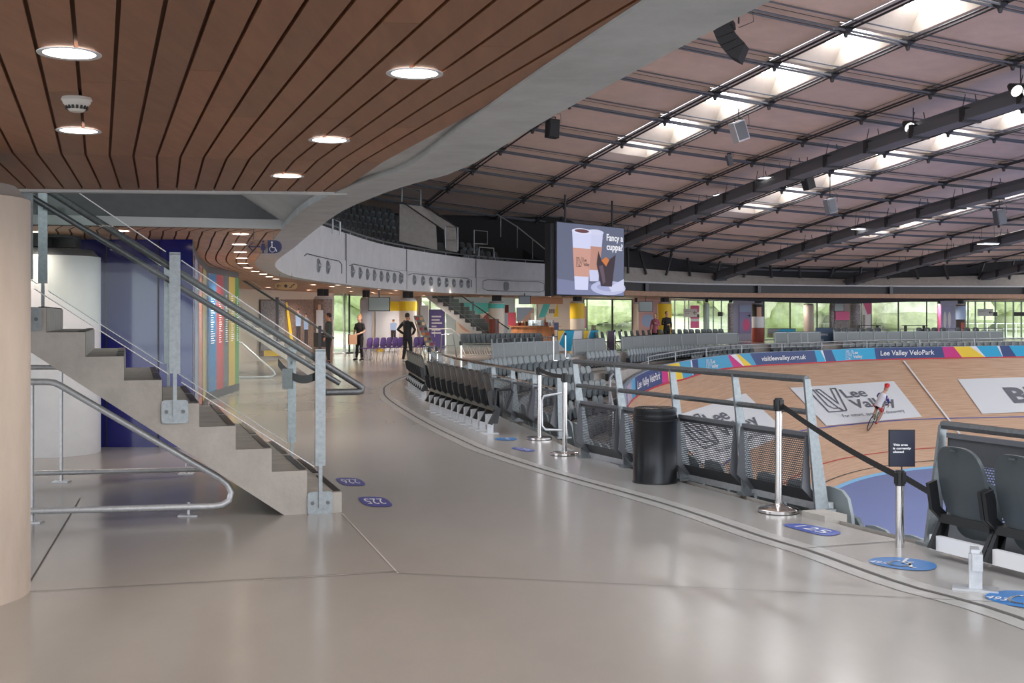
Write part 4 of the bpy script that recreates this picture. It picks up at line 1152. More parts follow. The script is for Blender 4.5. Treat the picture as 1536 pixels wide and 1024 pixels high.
for a, b, c in cw:
    idx = [i for i, x in enumerate(cpx) if a - 1.0 <= x <= b + 1.0]
    if len(idx) < 2: 
        idx = sorted(range(len(cpx)), key=lambda i: abs(cpx[i] - (a + b) / 2))[:2]; idx.sort()
    mb = MB(); A_ = [curve[i] + Vector((.01, -.01, .16)) for i in range(idx[0], idx[-1] + 1)]; B_ = [p + Vector((0, 0, 2.32)) for p in A_]
    ribbon(mb, A_, B_); parts.append(mb.build('stripe', mat('stripe_print', c, .18)))
    if a >= 312:
        p0, p1 = A_[0], A_[-1]
        for k in range(22):
            z = .95 + .045 * k; t0, t1 = .25, .25 + random.uniform(.2, .5); u0 = p0.lerp(p1, t0); u1 = p0.lerp(p1, t1); n = Vector((.02, -.01, 0))
            lst.quad(u0 + n + Vector((0, 0, z)), u1 + n + Vector((0, 0, z)), u1 + n + Vector((0, 0, z + .018)), u0 + n + Vector((0, 0, z + .018)))
parts.append(lst.build('name_lists', M['white'])); attach(root, *parts)
mb = MB(); ribbon(mb, curve, lift(curve, ZC)); struct(mb.build('wall_curved', M['steel_grey']))
mb = MB(); c2 = [p + Vector((.02, -.02, 0)) for p in curve]; ribbon(mb, c2, lift(c2, .16)); struct(mb.build('baseboard_curved', M['steel_grey']))

# ------------------------------------------------------------------ downlights, detector
glow = lampmat('downlight_diffuser', (1.0, .86, .76), 5.0)
proto_dl = empty('ceiling_downlight')
MB().lathe((0, 0, 0), [(.092, -.002), (.112, -.004), (.113, .0)], 32, cap=False).build('trim_ring', M['galv_light'], proto_dl, smooth=True)
MB().lathe((0, 0, 0), [(.0, -.001), (.093, -.001)], 32, cap=False).build('diffuser', glow, proto_dl)
DL = [((104, 80), 'largest round downlight, top left of the near cedar ceiling'), ((622, 110), 'large round downlight in the middle of the near cedar ceiling'), ((118, 196), 'round downlight behind the smoke detector'),
      ((494, 210), 'round downlight right of centre, in front of the ceiling fold'), ((431, 264), 'small round downlight between the ceiling fold and the stair opening'),
      ((45, 347.5), 'downlight in the far cedar ceiling left of the stair handrail'), ((181, 346.5), 'downlight seen through the stair glass above the blue wall')]
DL += [((x, y), 'one of the row of downlights leading towards the toilet sign') for x, y in ((361, 351), (359, 366.5), (360.5, 378), (362.5, 387), (364, 395), (372, 401.5), (383, 407), (395, 411), (404, 415), (414, 418.5))]
DL += [((x, y), 'small far downlight in the ring ceiling under the pale balcony') for x, y in ((402, 431), (470, 427), (507, 427.5), (523, 431), (498, 429.8), (527, 437), (570, 433.8), (594, 435.8), (559, 438.5), (586, 439.7), (651, 437.5), (676, 439), (463, 435))]
for k, ((x, y), lb) in enumerate(DL):
    c = ceil_pt(x, y, ZC - .004)
    o = proto_dl if k == 0 else copytree(proto_dl)
    o.location = c; tag(o, lb, 'light', 'near downlights' if k < 7 else ('row of downlights by the toilet sign' if 'row' in lb else 'far downlights'))
    if k < 5 or k in (5, 6, 8, 10, 12, 14, 16, 17, 19, 22, 23, 26, 27, 28):
        la = bpy.data.lights.new('downlight_lamp', 'SPOT'); la.energy = 22 if k < 7 else 130; la.color = (1, .82, .68); la.spot_size = 2.6; la.spot_blend = .8; la.shadow_soft_size = .08
        lo = bpy.data.objects.new('downlight_lamp', la); COL.objects.link(lo); lo.location = c - Vector((0, 0, .03))
acc = 99.0  # extra evenly spaced downlights, added to brighten the dim far concourse
for k in range(1, len(rin)):
    m0 = rin[k - 1].lerp(ring_out[k - 1], .45); m1 = rin[k].lerp(ring_out[k], .45); acc += (m1 - m0).length
    if m1.y > 46 and acc > 5.0 and m1.x / m1.y < .45:
        acc = 0; o = copytree(proto_dl); o.location = m1 - Vector((0, 0, .006)); tag(o, 'small added far downlight in the ring ceiling between the kiosk and the far right doors', 'light', 'added far ring downlights')
        la = bpy.data.lights.new('downlight_lamp', 'SPOT'); la.energy = 150; la.color = (1, .86, .74); la.spot_size = 2.7; la.spot_blend = .8; la.shadow_soft_size = .1
        lo = bpy.data.objects.new('downlight_lamp', la); COL.objects.link(lo); lo.location = o.location - Vector((0, 0, .03))
c = ceil_pt(115, 146.5); root = empty('smoke_detector', c - Vector((0, 0, .062))); tag(root, 'white smoke detector on the cedar ceiling between two downlights', 'smoke detector')
wp = mat('detector_plastic', (.55, .52, .48), .5)
MB().lathe((0, 0, 0), [(.062, .062), (.066, .050), (.060, .046), (.058, .036), (.052, .030)], 28, cap=False).build('base', wp, root, smooth=True)
MB().lathe((0, 0, 0), [(.052, .030), (.036, .008), (.028, .0), (.0, -.001)], 28, cap=False).build('cover', wp, root, smooth=True)
mb = MB()
for k in range(16):
    a = k * .3927; mb.box((.045 * math.cos(a), .045 * math.sin(a), .017), (.006, .010, .016), a)
mb.build('vent_slots', M['black'], root)

# hanging toilet sign and the second one
def hang_sign(px0, px1, py0, py1, Y, name, label, art, m, glassy=False):
    c = P((px0 + px1) / 2, py1, Y); w = (px1 - px0) / F_PX * Y; h = (py1 - py0) / F_PX * Y
    root = empty(name, c); tag(root, label, 'sign')
    MB().prism([(x * 1.0, -.006, h / 2 + z) for x, z in rrect(w, h, 8, 3)], (0, .012, 0)).build('plate', m, root)
    fn = plane_fn((-w / 2, -.010, 0), (1, 0, 0), (0, 0, 1)); art(root, fn, w, h)
    mb = MB(); mb.tube([(-w * .3, 0, h), (-w * .3, 0, ZC - c.z)], .004, 5); mb.tube([(w * .25, 0, h), (w * .25, 0, ZC - c.z)], .004, 5); mb.build('hanger', M['steel_grey'], root); return root
navy2 = mat('navy_sign_paint', S(22, 24, 80), .4)
def art_t(root, fn, w, h):
    mb = MB(); y = h / 2
    stroke(mb, [(h * .15, y), (h * .95, y)], h * .07, fn); stroke(mb, [(h * .48, y + h * .30), (h * .15, y), (h * .48, y - h * .30)], h * .07, fn)
    x = w * .47; poly_on(mb, circ(x, h * .86, h * .085, n=12), fn)
    poly_on(mb, [(x - h * .10, h * .72), (x + h * .10, h * .72), (x + h * .20, h * .40), (x + h * .14, h * .38), (x + h * .09, h * .55), (x + h * .17, h * .27), (x + h * .06, h * .27), (x + h * .06, h * .04), (x - h * .06, h * .04), (x - h * .06, h * .27), (x - h * .17, h * .27), (x - h * .09, h * .55), (x - h * .14, h * .38), (x - h * .20, h * .40)], fn)
    a = w * .60; poly_on(mb, [(a, h * .04), (w - h * .45, h * .04)] + [(w - h * .46 + h * .46 * math.cos(t), h * .5 + h * .46 * math.sin(t)) for t in [(-1.5 + k * .3) for k in range(11)]] + [(w - h * .45, h * .96), (a, h * .96)], fn)
    mb.build('pictogram', navy2, root)
    mb = MB(); f2 = lambda u, v: fn(u, v) + Vector((0, -.003, 0)); x = w * .76
    poly_on(mb, circ(x - h * .10, h * .82, h * .06, n=10), f2); stroke(mb, [(x - h * .10, h * .72), (x - h * .08, h * .45), (x + h * .12, h * .42), (x + h * .24, h * .18)], h * .06, f2)
    stroke(mb, circ(x - h * .06, h * .32, h * .2, n=14, a0=1.9, a1=6.3), h * .045, f2); mb.build('wheelchair_symbol', M['white'], root)
hang_sign(370, 423, 359.5, 380.5, 13.4, 'toilet_sign', 'hanging sign with arrow, woman and wheelchair symbols in dark blue', art_t, glassmat('clear_acrylic', (.93, .93, .93), 1))
def art_u(root, fn, w, h):
    mb = MB(); y = h / 2
    stroke(mb, [(w * .08, y), (w * .24, y)], h * .1, fn); stroke(mb, [(w * .14, y + h * .2), (w * .08, y), (w * .14, y - h * .2)], h * .08, fn); poly_on(mb, circ(w * .48, y, h * .22, n=12), fn)
    stroke(mb, [(w * .65, y - h * .2), (w * .73, y - h * .2), (w * .73, y), (w * .81, y), (w * .81, y + h * .2), (w * .89, y + h * .2)], h * .1, fn); mb.build('pictogram', M['black'], root)
hang_sign(413, 446, 423, 434.5, 27, 'direction_sign', 'small tan hanging sign with arrow and stairs symbols farther along the concourse', art_u, mat('tan_sign', S(150, 120, 85), .4))

# ------------------------------------------------------------------ balcony: recessed panels and air nozzles, handrail, tiered seats
def on_fascia(px, py, l=.02):
    t = (px - CX) / F_PX; best = None
    p = hit(EL, px)
    if p is None: return None, None
    k = min(range(len(EL)), key=lambda i: (EL[i] - p).length_squared); d = (EL[min(k + 1, len(EL) - 1)] - EL[max(k - 1, 0)]); d.z = 0; d.normalize()
    n = Vector((d.y, -d.x, 0)); return Vector((p.x, p.y, EYE + (HY - py) / F_PX * p.y)) + n * l, (d, n)
nz = None
def nozzle(px, py, r=.16, squ=False):
    global nz
    c, f = on_fascia(px, py)
    if c is None: return
    d, n = f
    if nz is None:
        root = empty('air_nozzle'); q = MB(); q.tube([(0, -.02, 0), (0, .012, 0)], .19, 24); q.build('rim', M['galv'], root, smooth=True)
        q = MB(); q.tube([(0, .01, 0), (0, .03, 0)], [.16, .12], 24); q.build('mouth', M['steel_grey'], root, smooth=True)
        q = MB(); q.tube([(0, .03, 0), (0, .07, 0)], [.07, .04], 12); q.build('cone', M['galv'], root, smooth=True); nz = root; o = root
    else: o = copytree(nz)
    o.location = c; o.rotation_euler = (0, 0, face_rz(n)); return o
ZN = 3.02
def py_at(px, z):
    p = hit(EL, px); return HY - (z - EYE) * F_PX / p.y
for g, (xs, lb) in enumerate((([528, 539.5, 550.5, 561, 571.4, 581, 591, 600.5], 'round air nozzle in the middle group of eight on the pale balcony front'),
                              ([621, 634, 646, 658, 669.4, 680.4, 691.4, 702], 'round air nozzle in the right group of eight on the pale balcony front'),
                              ([477, 491], 'round grille, one of the pair near the left bend of the balcony front'), ([426, 429, 432, 435, 438, 441, 444], 'round air nozzle at the sharp left bend of the balcony front'))):
    for x in xs:
        if g == 3: 
            i = 0; best = [p for p in EL if 17 < p.y < 24]
            p = best[min(len(best) - 1, int((x - 426) / 18 * (len(best) - 1)))]; k = min(range(len(EL)), key=lambda i: (EL[i] - p).length_squared)
            d = (EL[k + 1] - EL[k - 1]).normalized(); n = Vector((d.y, -d.x, 0)); o = copytree(nz); o.location = Vector((p.x, p.y, ZN)) + n * .02; o.rotation_euler = (0, 0, face_rz(n))
        else: o = nozzle(x, py_at(x, ZN))
        if o: tag(o, lb, 'air vent', ('middle nozzles', 'right nozzles', 'left grilles', 'bend nozzles')[g])
root = empty('balcony_recess', hit(EL, 600)); parts = []; tag(root, 'thin rounded outlines of the long recesses in the pale balcony front', 'panel outline')
for x0, x1 in ((456, 512), (524, 604), (612, 707), (724, 816)):
    mb = MB(); pts = []
    for k in range(15):
        x = x0 + (x1 - x0) * k / 14; z = 3.26 if 0 < k < 14 else 3.18
        c, f = on_fascia(x, py_at(x, z), .012); pts.append(c)
    c, f = on_fascia(x1, py_at(x1, 2.9), .012); pts.append(c)
    if x0 == 724:
        for k in range(14, -1, -1):
            x = x0 + (x1 - x0) * k / 14; c, f = on_fascia(x, py_at(x, 2.78 if 0 < k < 14 else 2.86), .012); pts.append(c)
        pts.append(pts[0])
    mb.tube(pts, .014, 5); parts.append(mb.build('outline', M['steel_grey']))
mb = MB(); c, (d, n) = on_fascia(759, py_at(759, 3.0), .01)
mb.prism([c + d * x + Vector((0, 0, z)) for x, z in rrect(.42, .40, 6, 3)], n * .02); 
parts.append(mb.build('grille', M['steel_grey']))
attach(root, *parts)
mb = MB()
for x in (519, 610, 714):
    c, (d, n) = on_fascia(x, py_at(x, 3.4), .0); mb.box(Vector((c.x, c.y, 3.38)), (.02, .03, 1.5), math.atan2(d.y, d.x))
struct(mb.build('trim_27', M['joint']))
br = [p for p in EL if p.y > 20]; bro = lift(offset(br, -.12), 4.28)
root = empty('balcony_handrail', bro[0]); tag(root, 'thin handrail along the top of the pale balcony front', 'handrail'); parts = []
mb = MB(); mb.tube(bro[::2], .028, 6); parts.append(mb.build('rail', M['galv']))
for k in range(0, len(bro), 5):
    mb = MB(); mb.tube([bro[k] - Vector((0, 0, .16)), bro[k]], .015, 5); parts.append(mb.build('bracket', M['galv']))
attach(root, *parts)
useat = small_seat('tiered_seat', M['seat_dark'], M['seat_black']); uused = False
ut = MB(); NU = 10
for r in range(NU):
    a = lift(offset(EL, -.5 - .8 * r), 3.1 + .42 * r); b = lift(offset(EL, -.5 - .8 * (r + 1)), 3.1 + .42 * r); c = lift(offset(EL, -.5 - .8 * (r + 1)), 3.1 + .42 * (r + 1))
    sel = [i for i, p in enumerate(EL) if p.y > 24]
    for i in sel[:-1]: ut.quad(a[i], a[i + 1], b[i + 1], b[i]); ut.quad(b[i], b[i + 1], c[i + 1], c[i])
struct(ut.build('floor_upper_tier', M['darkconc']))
for r in range(8):
    line = lift(offset(EL, -.95 - .8 * r), 3.1 + .42 * r); s_acc = 0
    rs = resample([p for p in line if p.y > 30], .52, False)
    for i, p in enumerate(rs[:-1]):
        px = CX + F_PX * p.x / p.y
        t = (rs[i + 1] - rs[i]).normalized(); n = Vector((t.y, -t.x, 0))
        ok = (478 + r * 2 < px < 648 - r * 8) or (680 + r * 4 < px < 778 - r * 8)
        if not ok: continue
        o = useat if not uused else useat.copy()
        if uused: COL.objects.link(o)
        uused = True
        o.location = p; o.rotation_euler = (0, 0, face_rz(n))
        blk = 'left' if px < 660 else 'right'; nm = ['front', 'second', 'third', 'fourth', 'fifth', 'sixth', 'seventh', 'eighth'][r]
        tag(o, 'dark seat in the %s row of the %s block on the shaded upper tier' % (nm, blk), 'seat', 'upper tier, %s block, %s row' % (blk, nm))
# concrete walls of the tier's entrance and its railings
def wall_px(pts, Y, depth, name, label, m):
    q = [P(x, y, Y) for x, y in pts]; mb = MB(); mb.prism(q, (-.25 * depth, depth, 0)); o = recentre(mb.build(name, m)); tag(o, label, 'wall'); return o
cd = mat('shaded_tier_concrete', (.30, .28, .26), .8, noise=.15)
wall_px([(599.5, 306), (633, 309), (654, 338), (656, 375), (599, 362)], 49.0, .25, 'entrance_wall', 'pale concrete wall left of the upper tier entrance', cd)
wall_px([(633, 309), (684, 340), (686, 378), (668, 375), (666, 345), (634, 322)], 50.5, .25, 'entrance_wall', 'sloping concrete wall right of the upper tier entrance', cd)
def frame_px(pts, Y, name, label, r=.03, closed=False, m=None, extra=()):
    root = empty(name, P(*pts[0], Y)); tag(root, label, 'railing'); parts = []
    mb = MB(); mb.tube([P(x, y, Y) for x, y in pts] + ([P(*pts[0], Y)] if closed else []), r, 6); parts.append(mb.build('tube_frame', m or M['galv']))
    for e in extra:
        mb = MB(); mb.tube([P(x, y, Y) for x, y in e], r * .8, 6); parts.append(mb.build('tube', m or M['galv']))
    attach(root, *parts)
frame_px([(602.5, 302), (603, 281.5), (631, 285.5), (631, 308)], 49, 'tier_railing', 'square tube railing above the upper tier entrance', extra=[[(603, 297), (631, 302)]])
frame_px([(668, 372), (668, 339.5), (686.5, 341), (686.5, 376)], 50, 'tier_railing', 'square tube railing beside the right concrete wall of the upper tier', extra=[[(668, 359), (686, 361)]])
frame_px([(711, 380), (711, 345), (731, 347), (731, 366), (711, 365)], 51.5, 'tier_railing', 'tube frame in the middle of the right upper tier block')
frame_px([(718, 384), (719, 370.5), (740.5, 372), (741, 386)], 51.3, 'tier_railing', 'low tube frame just above the balcony rail')
frame_px([(744, 320.5), (776, 340), (827, 381), (827, 393)], 54, 'tier_railing', 'long sloping railing descending to the end of the upper tier', extra=[[(751, 325), (751, 355)], [(776, 340), (776, 372)], [(799, 359), (799, 388)]])
frame_px([(604, 303), (655, 338)], 48.6, 'tier_railing', 'sloping handrail on the left entrance wall', m=M['steel_dark'])
frame_px([(635, 306), (686, 341)], 50.2, 'tier_railing', 'sloping handrail on the right entrance wall', m=M['steel_dark'])
frame_px([(499, 350), (499, 328), (510, 333), (510, 352)], 34, 'tier_railing', 'small tube frame at the left end of the upper tier seats')
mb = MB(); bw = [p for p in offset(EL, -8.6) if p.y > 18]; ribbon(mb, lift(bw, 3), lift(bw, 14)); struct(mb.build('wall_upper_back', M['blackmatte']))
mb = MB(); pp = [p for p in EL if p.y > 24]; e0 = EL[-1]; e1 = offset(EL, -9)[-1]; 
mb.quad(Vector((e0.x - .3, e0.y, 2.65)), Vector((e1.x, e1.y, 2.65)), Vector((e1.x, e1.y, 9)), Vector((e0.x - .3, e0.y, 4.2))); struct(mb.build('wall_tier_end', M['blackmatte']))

# ------------------------------------------------------------------ outer wall of the concourse ring
def og_pts(px0, px1, off=0.0, n=None):
    n = n or max(1, int(abs(px1 - px0) / 8)); out = []
    for k in range(n + 1):
        p = hit(OG, px0 + (px1 - px0) * k / n)
        if p is None: continue
        k2 = min(range(len(OG)), key=lambda i: (OG[i] - p).length_squared); t = (OG[min(k2 + 1, len(OG) - 1)] - OG[max(k2 - 1, 0)]).normalized()
        out.append(Vector((p.x + t.y * off, p.y - t.x * off, 0)))
    return out
wn_count = [1]
mull_d = mat('black_mullion', (.03, .035, .035), .5); mull_w = mat('white_mullion', (.68, .72, .74), .5); mull_g = mat('green_glass_fin', (.35, .48, .46), .3)
def glazing(px0, px1, mulls=(), mm=None, top=2.70, frost=None):
    A_ = og_pts(px0, px1); mb = MB(); ribbon(mb, lift(A_, 0.03), lift(A_, top)); o = struct(mb.build('window_%d' % wn_count[0], frost or M['winglass'])); wn_count[0] += 1
    fr = MB(); w = .05
    for x in (px0, px1): 
        p = hit(OG, x); fr.box((p.x, p.y, top / 2), (w, .12, top))
    for i in range(len(A_) - 1): fr.beam(A_[i] + Vector((0, 0, top - .03)), A_[i + 1] + Vector((0, 0, top - .03)), .10, .06); fr.beam(A_[i] + Vector((0, 0, .03)), A_[i + 1] + Vector((0, 0, .03)), .10, .06)
    for x in mulls: p = hit(OG, x); fr.box((p.x, p.y, top / 2), (.07, .14, top))
    f = fr.build('window_frame', mm or mull_d); f['kind'] = 'structure'; f.parent = o
def solid(px0, px1, m, z0=0, z1=2.75, off=.0, name='wall_outer'):
    A_ = og_pts(px0, px1, off); mb = MB(); ribbon(mb, lift(A_, z0), lift(A_, z1)); return struct(mb.build(name, m))
cream = mat('cream_wall', S(225, 210, 195), .6); pinkw = mat('pink_rendered_wall', S(200, 165, 160), .6)
frost = mat('frosted_white_film', (.80, .84, .86), .5, emit=None)
solid(272, 500, cream); glazing(500, 516, (), mull_w); glazing(517, 545, (524,), mull_d); solid(545, 632, cream); glazing(632, 670, (645,), mull_w)
solid(670, 772, mat('teal_grey_wall', S(190, 205, 205), .6)); glazing(772, 805, (), mull_w); solid(805, 876, cream)
glazing(876, 948, (880.5, 918, 919)); solid(948, 1006, pinkw); glazing(1006, 1056, (1012, 1027, 1033), mull_w); glazing(1056, 1100, (1070, 1082, 1095), mull_g); solid(1100, 1146, mat('lilac_wall', S(170, 175, 205), .6))
glazing(1146, 1246, (1185, 1225.5)); solid(1246, 1292, mat('grey_photo_wall', S(175, 165, 170), .6)); glazing(1292, 1390, (1306.5, 1347.5)); glazing(1390, 1407, ()); solid(1407, 1448, mat('lavender_wall', S(180, 185, 215), .6))
glazing(1448, 1600, (1452, 1463, 1477, 1493, 1508, 1520, 1532, 1560), mull_g)
og_w = [Vector((p.x, p.y, 0)) for p in OG]
mb = MB(); ribbon(mb, lift(og_w, 2.70), lift(og_w, 3.4)); struct(mb.build('wall_over_windows', cream))

def poster(px0, px1, y0, y1, name, label, base, shapes=(), off=.06, cat='poster', text=()):
    """flat print on the outer wall; shapes: (material, [(u, v)...]) in 0..1"""
    a = hit(OG, px0); b = hit(OG, px1); t = (b - a).normalized(); n = Vector((t.y, -t.x, 0)); a = a + n * off; b = b + n * off
    za = lambda p, y: EYE + (HY - y) / F_PX * p.y
    fn = lambda u, v, l=0.0: (lambda p: Vector((p.x, p.y, (za(a, y1) * (1 - v) + za(a, y0) * v) * (1 - u) + (za(b, y1) * (1 - v) + za(b, y0) * v) * u)) + n * l)(a.lerp(b, u))
    root = empty(name, fn(.5, 0)); tag(root, label, cat); parts = []
    mb = MB(); mb.prism([fn(0, 0), fn(1, 0), fn(1, 1), fn(0, 1)], n * -.02); parts.append(mb.build('print', base))
    groups = {}
    for k, (m, pts) in enumerate(shapes):
        key = m.name
        if key not in groups: groups[key] = (MB(), m, .006 + .004 * len(groups))
        g = groups[key]; poly_on(g[0], pts, lambda u, v, g=g: fn(u, v, g[2]))
    for g in groups.values(): parts.append(g[0].build('printed_shapes', g[1]))
    for s_, x, y, h, w, m in text:
        mb = MB(); asp = (b - a).length / max(.01, (za(a, y0) - za(a, y1)))
        put_text(mb, s_, lambda u, v: fn(u, v, .03), x, y, h, w=w); parts.append(mb.build('lettering', m))
    attach(root, *parts); return fn
c_teal = mat('teal_print', S(90, 200, 190), .5); c_yel = mat('warm_yellow_print', S(245, 205, 40), .5); c_cream = mat('cream_print', S(235, 222, 205), .5); c_skin = mat('printed_skin', S(215, 170, 145), .5)
c_dark = mat('dark_print', S(50, 45, 50), .5); c_brown = mat('crowd_brown_print', S(135, 110, 100), .5, noise=.6, nscale=14); c_grey = mat('crowd_grey_print', S(160, 155, 160), .5, noise=.7, nscale=14)
c_blue = mat('pale_blue_print', S(160, 185, 225), .5); c_purp = mat('purple_print', S(95, 85, 150), .5); c_pink = mat('pink_print', S(235, 110, 165), .5); c_white = mat('white_printed', S(235, 235, 240), .5); c_brick = mat('red_brown_print', S(170, 80, 70), .5)
def rect(x0, y0, x1, y1): return [(x0, y0), (x1, y0), (x1, y1), (x0, y1)]
def fig(x, w, h, top=.95, shirt=None, legs=None):
    """a printed standing figure as flat patches"""
    y = top
    return [(c_skin, circ(x, y - h * .07, w * .20, h * .07, 12)), (shirt or c_blue, [(x - w * .5, y - h * .18), (x - w * .25, y - h * .145), (x + w * .25, y - h * .145), (x + w * .5, y - h * .18), (x + w * .42, y - h * .5), (x - w * .42, y - h * .5)]),
            (legs or c_dark, [(x - w * .38, y - h * .5), (x + w * .38, y - h * .5), (x + w * .34, y - h * .97), (x + w * .06, y - h * .97), (x, y - h * .6), (x - w * .06, y - h * .97), (x - w * .34, y - h * .97)]), (c_dark, circ(x, y - h * .025, w * .20, h * .03, 8))]
poster(388, 476, 449, 534, 'photo_mural', 'large wall photo of celebrating people in pale shirts seen beyond the second staircase', c_brown,
       fig(.62, .10, .62, .84) + fig(.76, .09, .58, .76) + [(c_yel, [(.40, .95), (.43, .95), (.56, .05), (.50, .05)]), (c_grey, rect(0, .1, .38, .98)), (c_yel, rect(.05, .0, .34, .16))], cat='mural')
poster(562, 601, 466, 531, 'photo_mural', 'white wall print of a seated cyclist with yellow curve, behind the row of purple chairs', c_white,
       fig(.66, .26, .50, .80, c_blue, c_dark) + [(c_yel, [(0, .0), (.5, 0), (0, .22)]), (c_dark, [(.48, .28), (.85, .28), (.85, .30), (.48, .30)])], cat='mural')
poster(558, 603, 452, 466, 'yellow_band', 'bright yellow band on the wall above the seated cyclist print', c_yel, [], cat='panel')
poster(683, 748, 454, 500, 'photo_mural', 'teal and white wall print with a large pale figure behind the third staircase', c_cream,
       [(c_teal, [(0, 1), (1, 1), (1, .80), (.5, .62), (0, .80)]), (c_yel, [(.55, 0), (.9, 0), (.9, .25), (.6, .18)]), (c_skin, circ(.35, .35, .3, .32)), (c_brick, circ(.80, .38, .22, .3))], cat='mural')
poster(642, 666, 464, 540, 'purple_poster', 'tall purple poster with white lines of lettering left of the third staircase', c_purp, [(c_white, rect(.15, .52 + .065 * k, .15 + w, .55 + .065 * k)) for k, w in enumerate((.6, .55, .3, .65, .5, .6))] + [(c_blue, [(0, 0), (1, 0), (1, .25), (0, .12)])])
poster(629, 641, 458, 500, 'white_board', 'blank white board between the banded column and the purple poster', c_white, [], cat='board')
poster(774, 800, 461, 482, 'window_poster', 'pale poster with a beige diagonal in the window behind the kiosk', mat('poster_grey_blue', S(160, 175, 195), .5), [(c_skin, [(.2, 0), (.6, 0), (1, .8), (1, 1)]), (c_cream, rect(.78, 0, 1, .6))])
poster(806, 836, 456, 477, 'menu_board', 'wall panel of teal, cream and yellow diagonals with small menu lines above the kiosk', c_cream, [(c_teal, [(0, 0), (.35, .1), (.6, 1), (.25, 1)]), (c_yel, [(.75, .1), (1, .1), (1, 1), (.95, 1)])] + [(c_dark, rect(.55 + .1 * k, .35, .60 + .1 * k, .65)) for k in range(3)])
poster(772, 838, 446.5, 456, 'kiosk_bulkhead', 'tan wooden bulkhead above the kiosk', mat('tan_wood_panel', S(190, 140, 110), .6), [], cat='panel', off=.3)
poster(949, 985, 460, 492, 'wall_panel', 'dusty pink wall panel left of the couple', mat('dusty_pink_panel', S(205, 165, 165), .5), [(c_blue, circ(.6, .35, .25, .3)), (c_brick, rect(0, .8, .8, .95))], cat='panel')
poster(1008, 1028, 463, 475, 'entrance_sign', 'pale rectangular sign with small lettering and a left-pointing arrow right of the couple', mat('pale_sign', S(205, 205, 205), .5),
       [(c_dark, [(.70, .5), (.82, .78), (.84, .72), (.76, .54), (.95, .54), (.95, .46), (.76, .46), (.84, .28), (.82, .22)])], cat='sign', off=1.2, text=(('Entrance', .08, .62, .14, .42, c_dark), ('101-108', .08, .36, .12, .3, c_dark)))
poster(1035, 1048, 458, 492, 'pink_banner', 'pink and white printed banner on the glazing left of the green fin', c_pink, [(c_white, rect(.0, .3, 1, .42)), (c_white, rect(0, .62, 1, .7)), (c_dark, rect(-.1, .48, 1.0, .6))])
poster(895, 905, 459, 492, 'tall_flag', 'slim red-pink and white banner outside the green window above the counter screens', c_pink, [(c_white, rect(.4, 0, .7, 1)), (c_dark, circ(.5, .97, .3, .05, 8))], off=-1.5)
poster(1093, 1099, 459, 496, 'window_banner', 'narrow blue and magenta strip at the edge of the green glazing', c_blue, [(mag, rect(0, 0, 1, .35)), (cyan, rect(0, .35, 1, 1))])
poster(1108, 1126, 457, 500, 'photo_poster', 'lilac poster with a pink disc and a right-pointing arrow sign', mat('lilac_poster', S(150, 150, 200), .5), [(c_pink, circ(.6, .3, .3, .22)), (c_blue, rect(0, .75, 1, 1)), (c_dark, [(.95, .62), (.8, .70), (.85, .64), (.7, .64), (.7, .60), (.85, .60), (.8, .54)])])
poster(1251, 1275, 467, 480, 'coloured_board', 'plain bright pink panel between two photo-wrapped columns', c_pink, [], cat='panel', off=.2)
poster(1251, 1275, 480, 495, 'crowd_print', 'grey crowd photo print below the bright pink panel', c_grey, [])
poster(1293, 1306, 452, 492, 'window_print', 'white and pink print on the window right of the crowd column', c_white, [(c_pink, [(0, 1), (1, 1), (1, .55), (.6, .5)]), (c_grey, rect(0, 0, .3, .5))])
poster(1411, 1430, 458, 494, 'photo_poster', 'pale lavender poster with white figures near the right-hand doors', mat('lavender_poster', S(170, 175, 215), .5), [(c_white, circ(.3, .4, .12, .35)), (c_white, circ(.65, .4, .12, .35)), (mag, rect(-.08, .3, .0, .95))])
poster(1453, 1476, 463, 474, 'entrance_sign', 'pale rectangular sign with a left-pointing arrow in front of the far right doors', mat('pale_sign2', S(200, 205, 205), .5),
       [(c_dark, [(.72, .5), (.84, .78), (.86, .72), (.78, .54), (.95, .54), (.95, .46), (.78, .46), (.86, .28), (.84, .22)])], cat='sign', off=1.2, text=(('Entrance', .08, .62, .14, .4, c_dark),))
for x0, x1, nm in ((1066, 1073, 'left of the pale glazing'), (1478, 1487, 'right of the far right entrance sign'), (1512, 1528, 'at the far right edge')):
    poster(x0, x1, 468, 474, 'door_sign', 'small dark grey door sign ' + nm, c_dark, [], cat='sign', off=.8)
# screens on the walls
def tv(px0, px1, y0, y1, Y, label, m=None):
    a, b = P(px0, y1, Y), P(px1, y0, Y); root = empty('wall_television', (a + b) / 2); tag(root, label, 'television')
    o1 = MB(); o1.box((a + b) / 2, (b.x - a.x, .06, b.z - a.z)); o2 = MB(); o2.box((a + b) / 2 + Vector((0, -.032, 0)), (b.x - a.x - .05, .004, b.z - a.z - .05))
    o3 = MB(); o3.tube([((a.x + b.x) / 2, Y + .02, b.z - .1), ((a.x + b.x) / 2, Y + .02, ZC + .1)], .03, 6)
    attach(root, o1.build('casing', M['blackmatte']), o2.build('panel', m or mat('grey_screen', S(150, 165, 165), .3)), o3.build('mount', M['steel_grey']))
tv(552.5, 585, 445.5, 466.5, 45, 'blank grey television above the purple chairs')
tv(778, 796, 443.5, 456, 56, 'television with a dim grey picture above the kiosk', mat('dim_picture', S(120, 130, 140), .3))
tv(958, 979, 452, 467.5, 68, 'blank pale green television left of the couple'); tv(1251, 1266, 453, 466.5, 78, 'blank pale television above the bright pink panel')

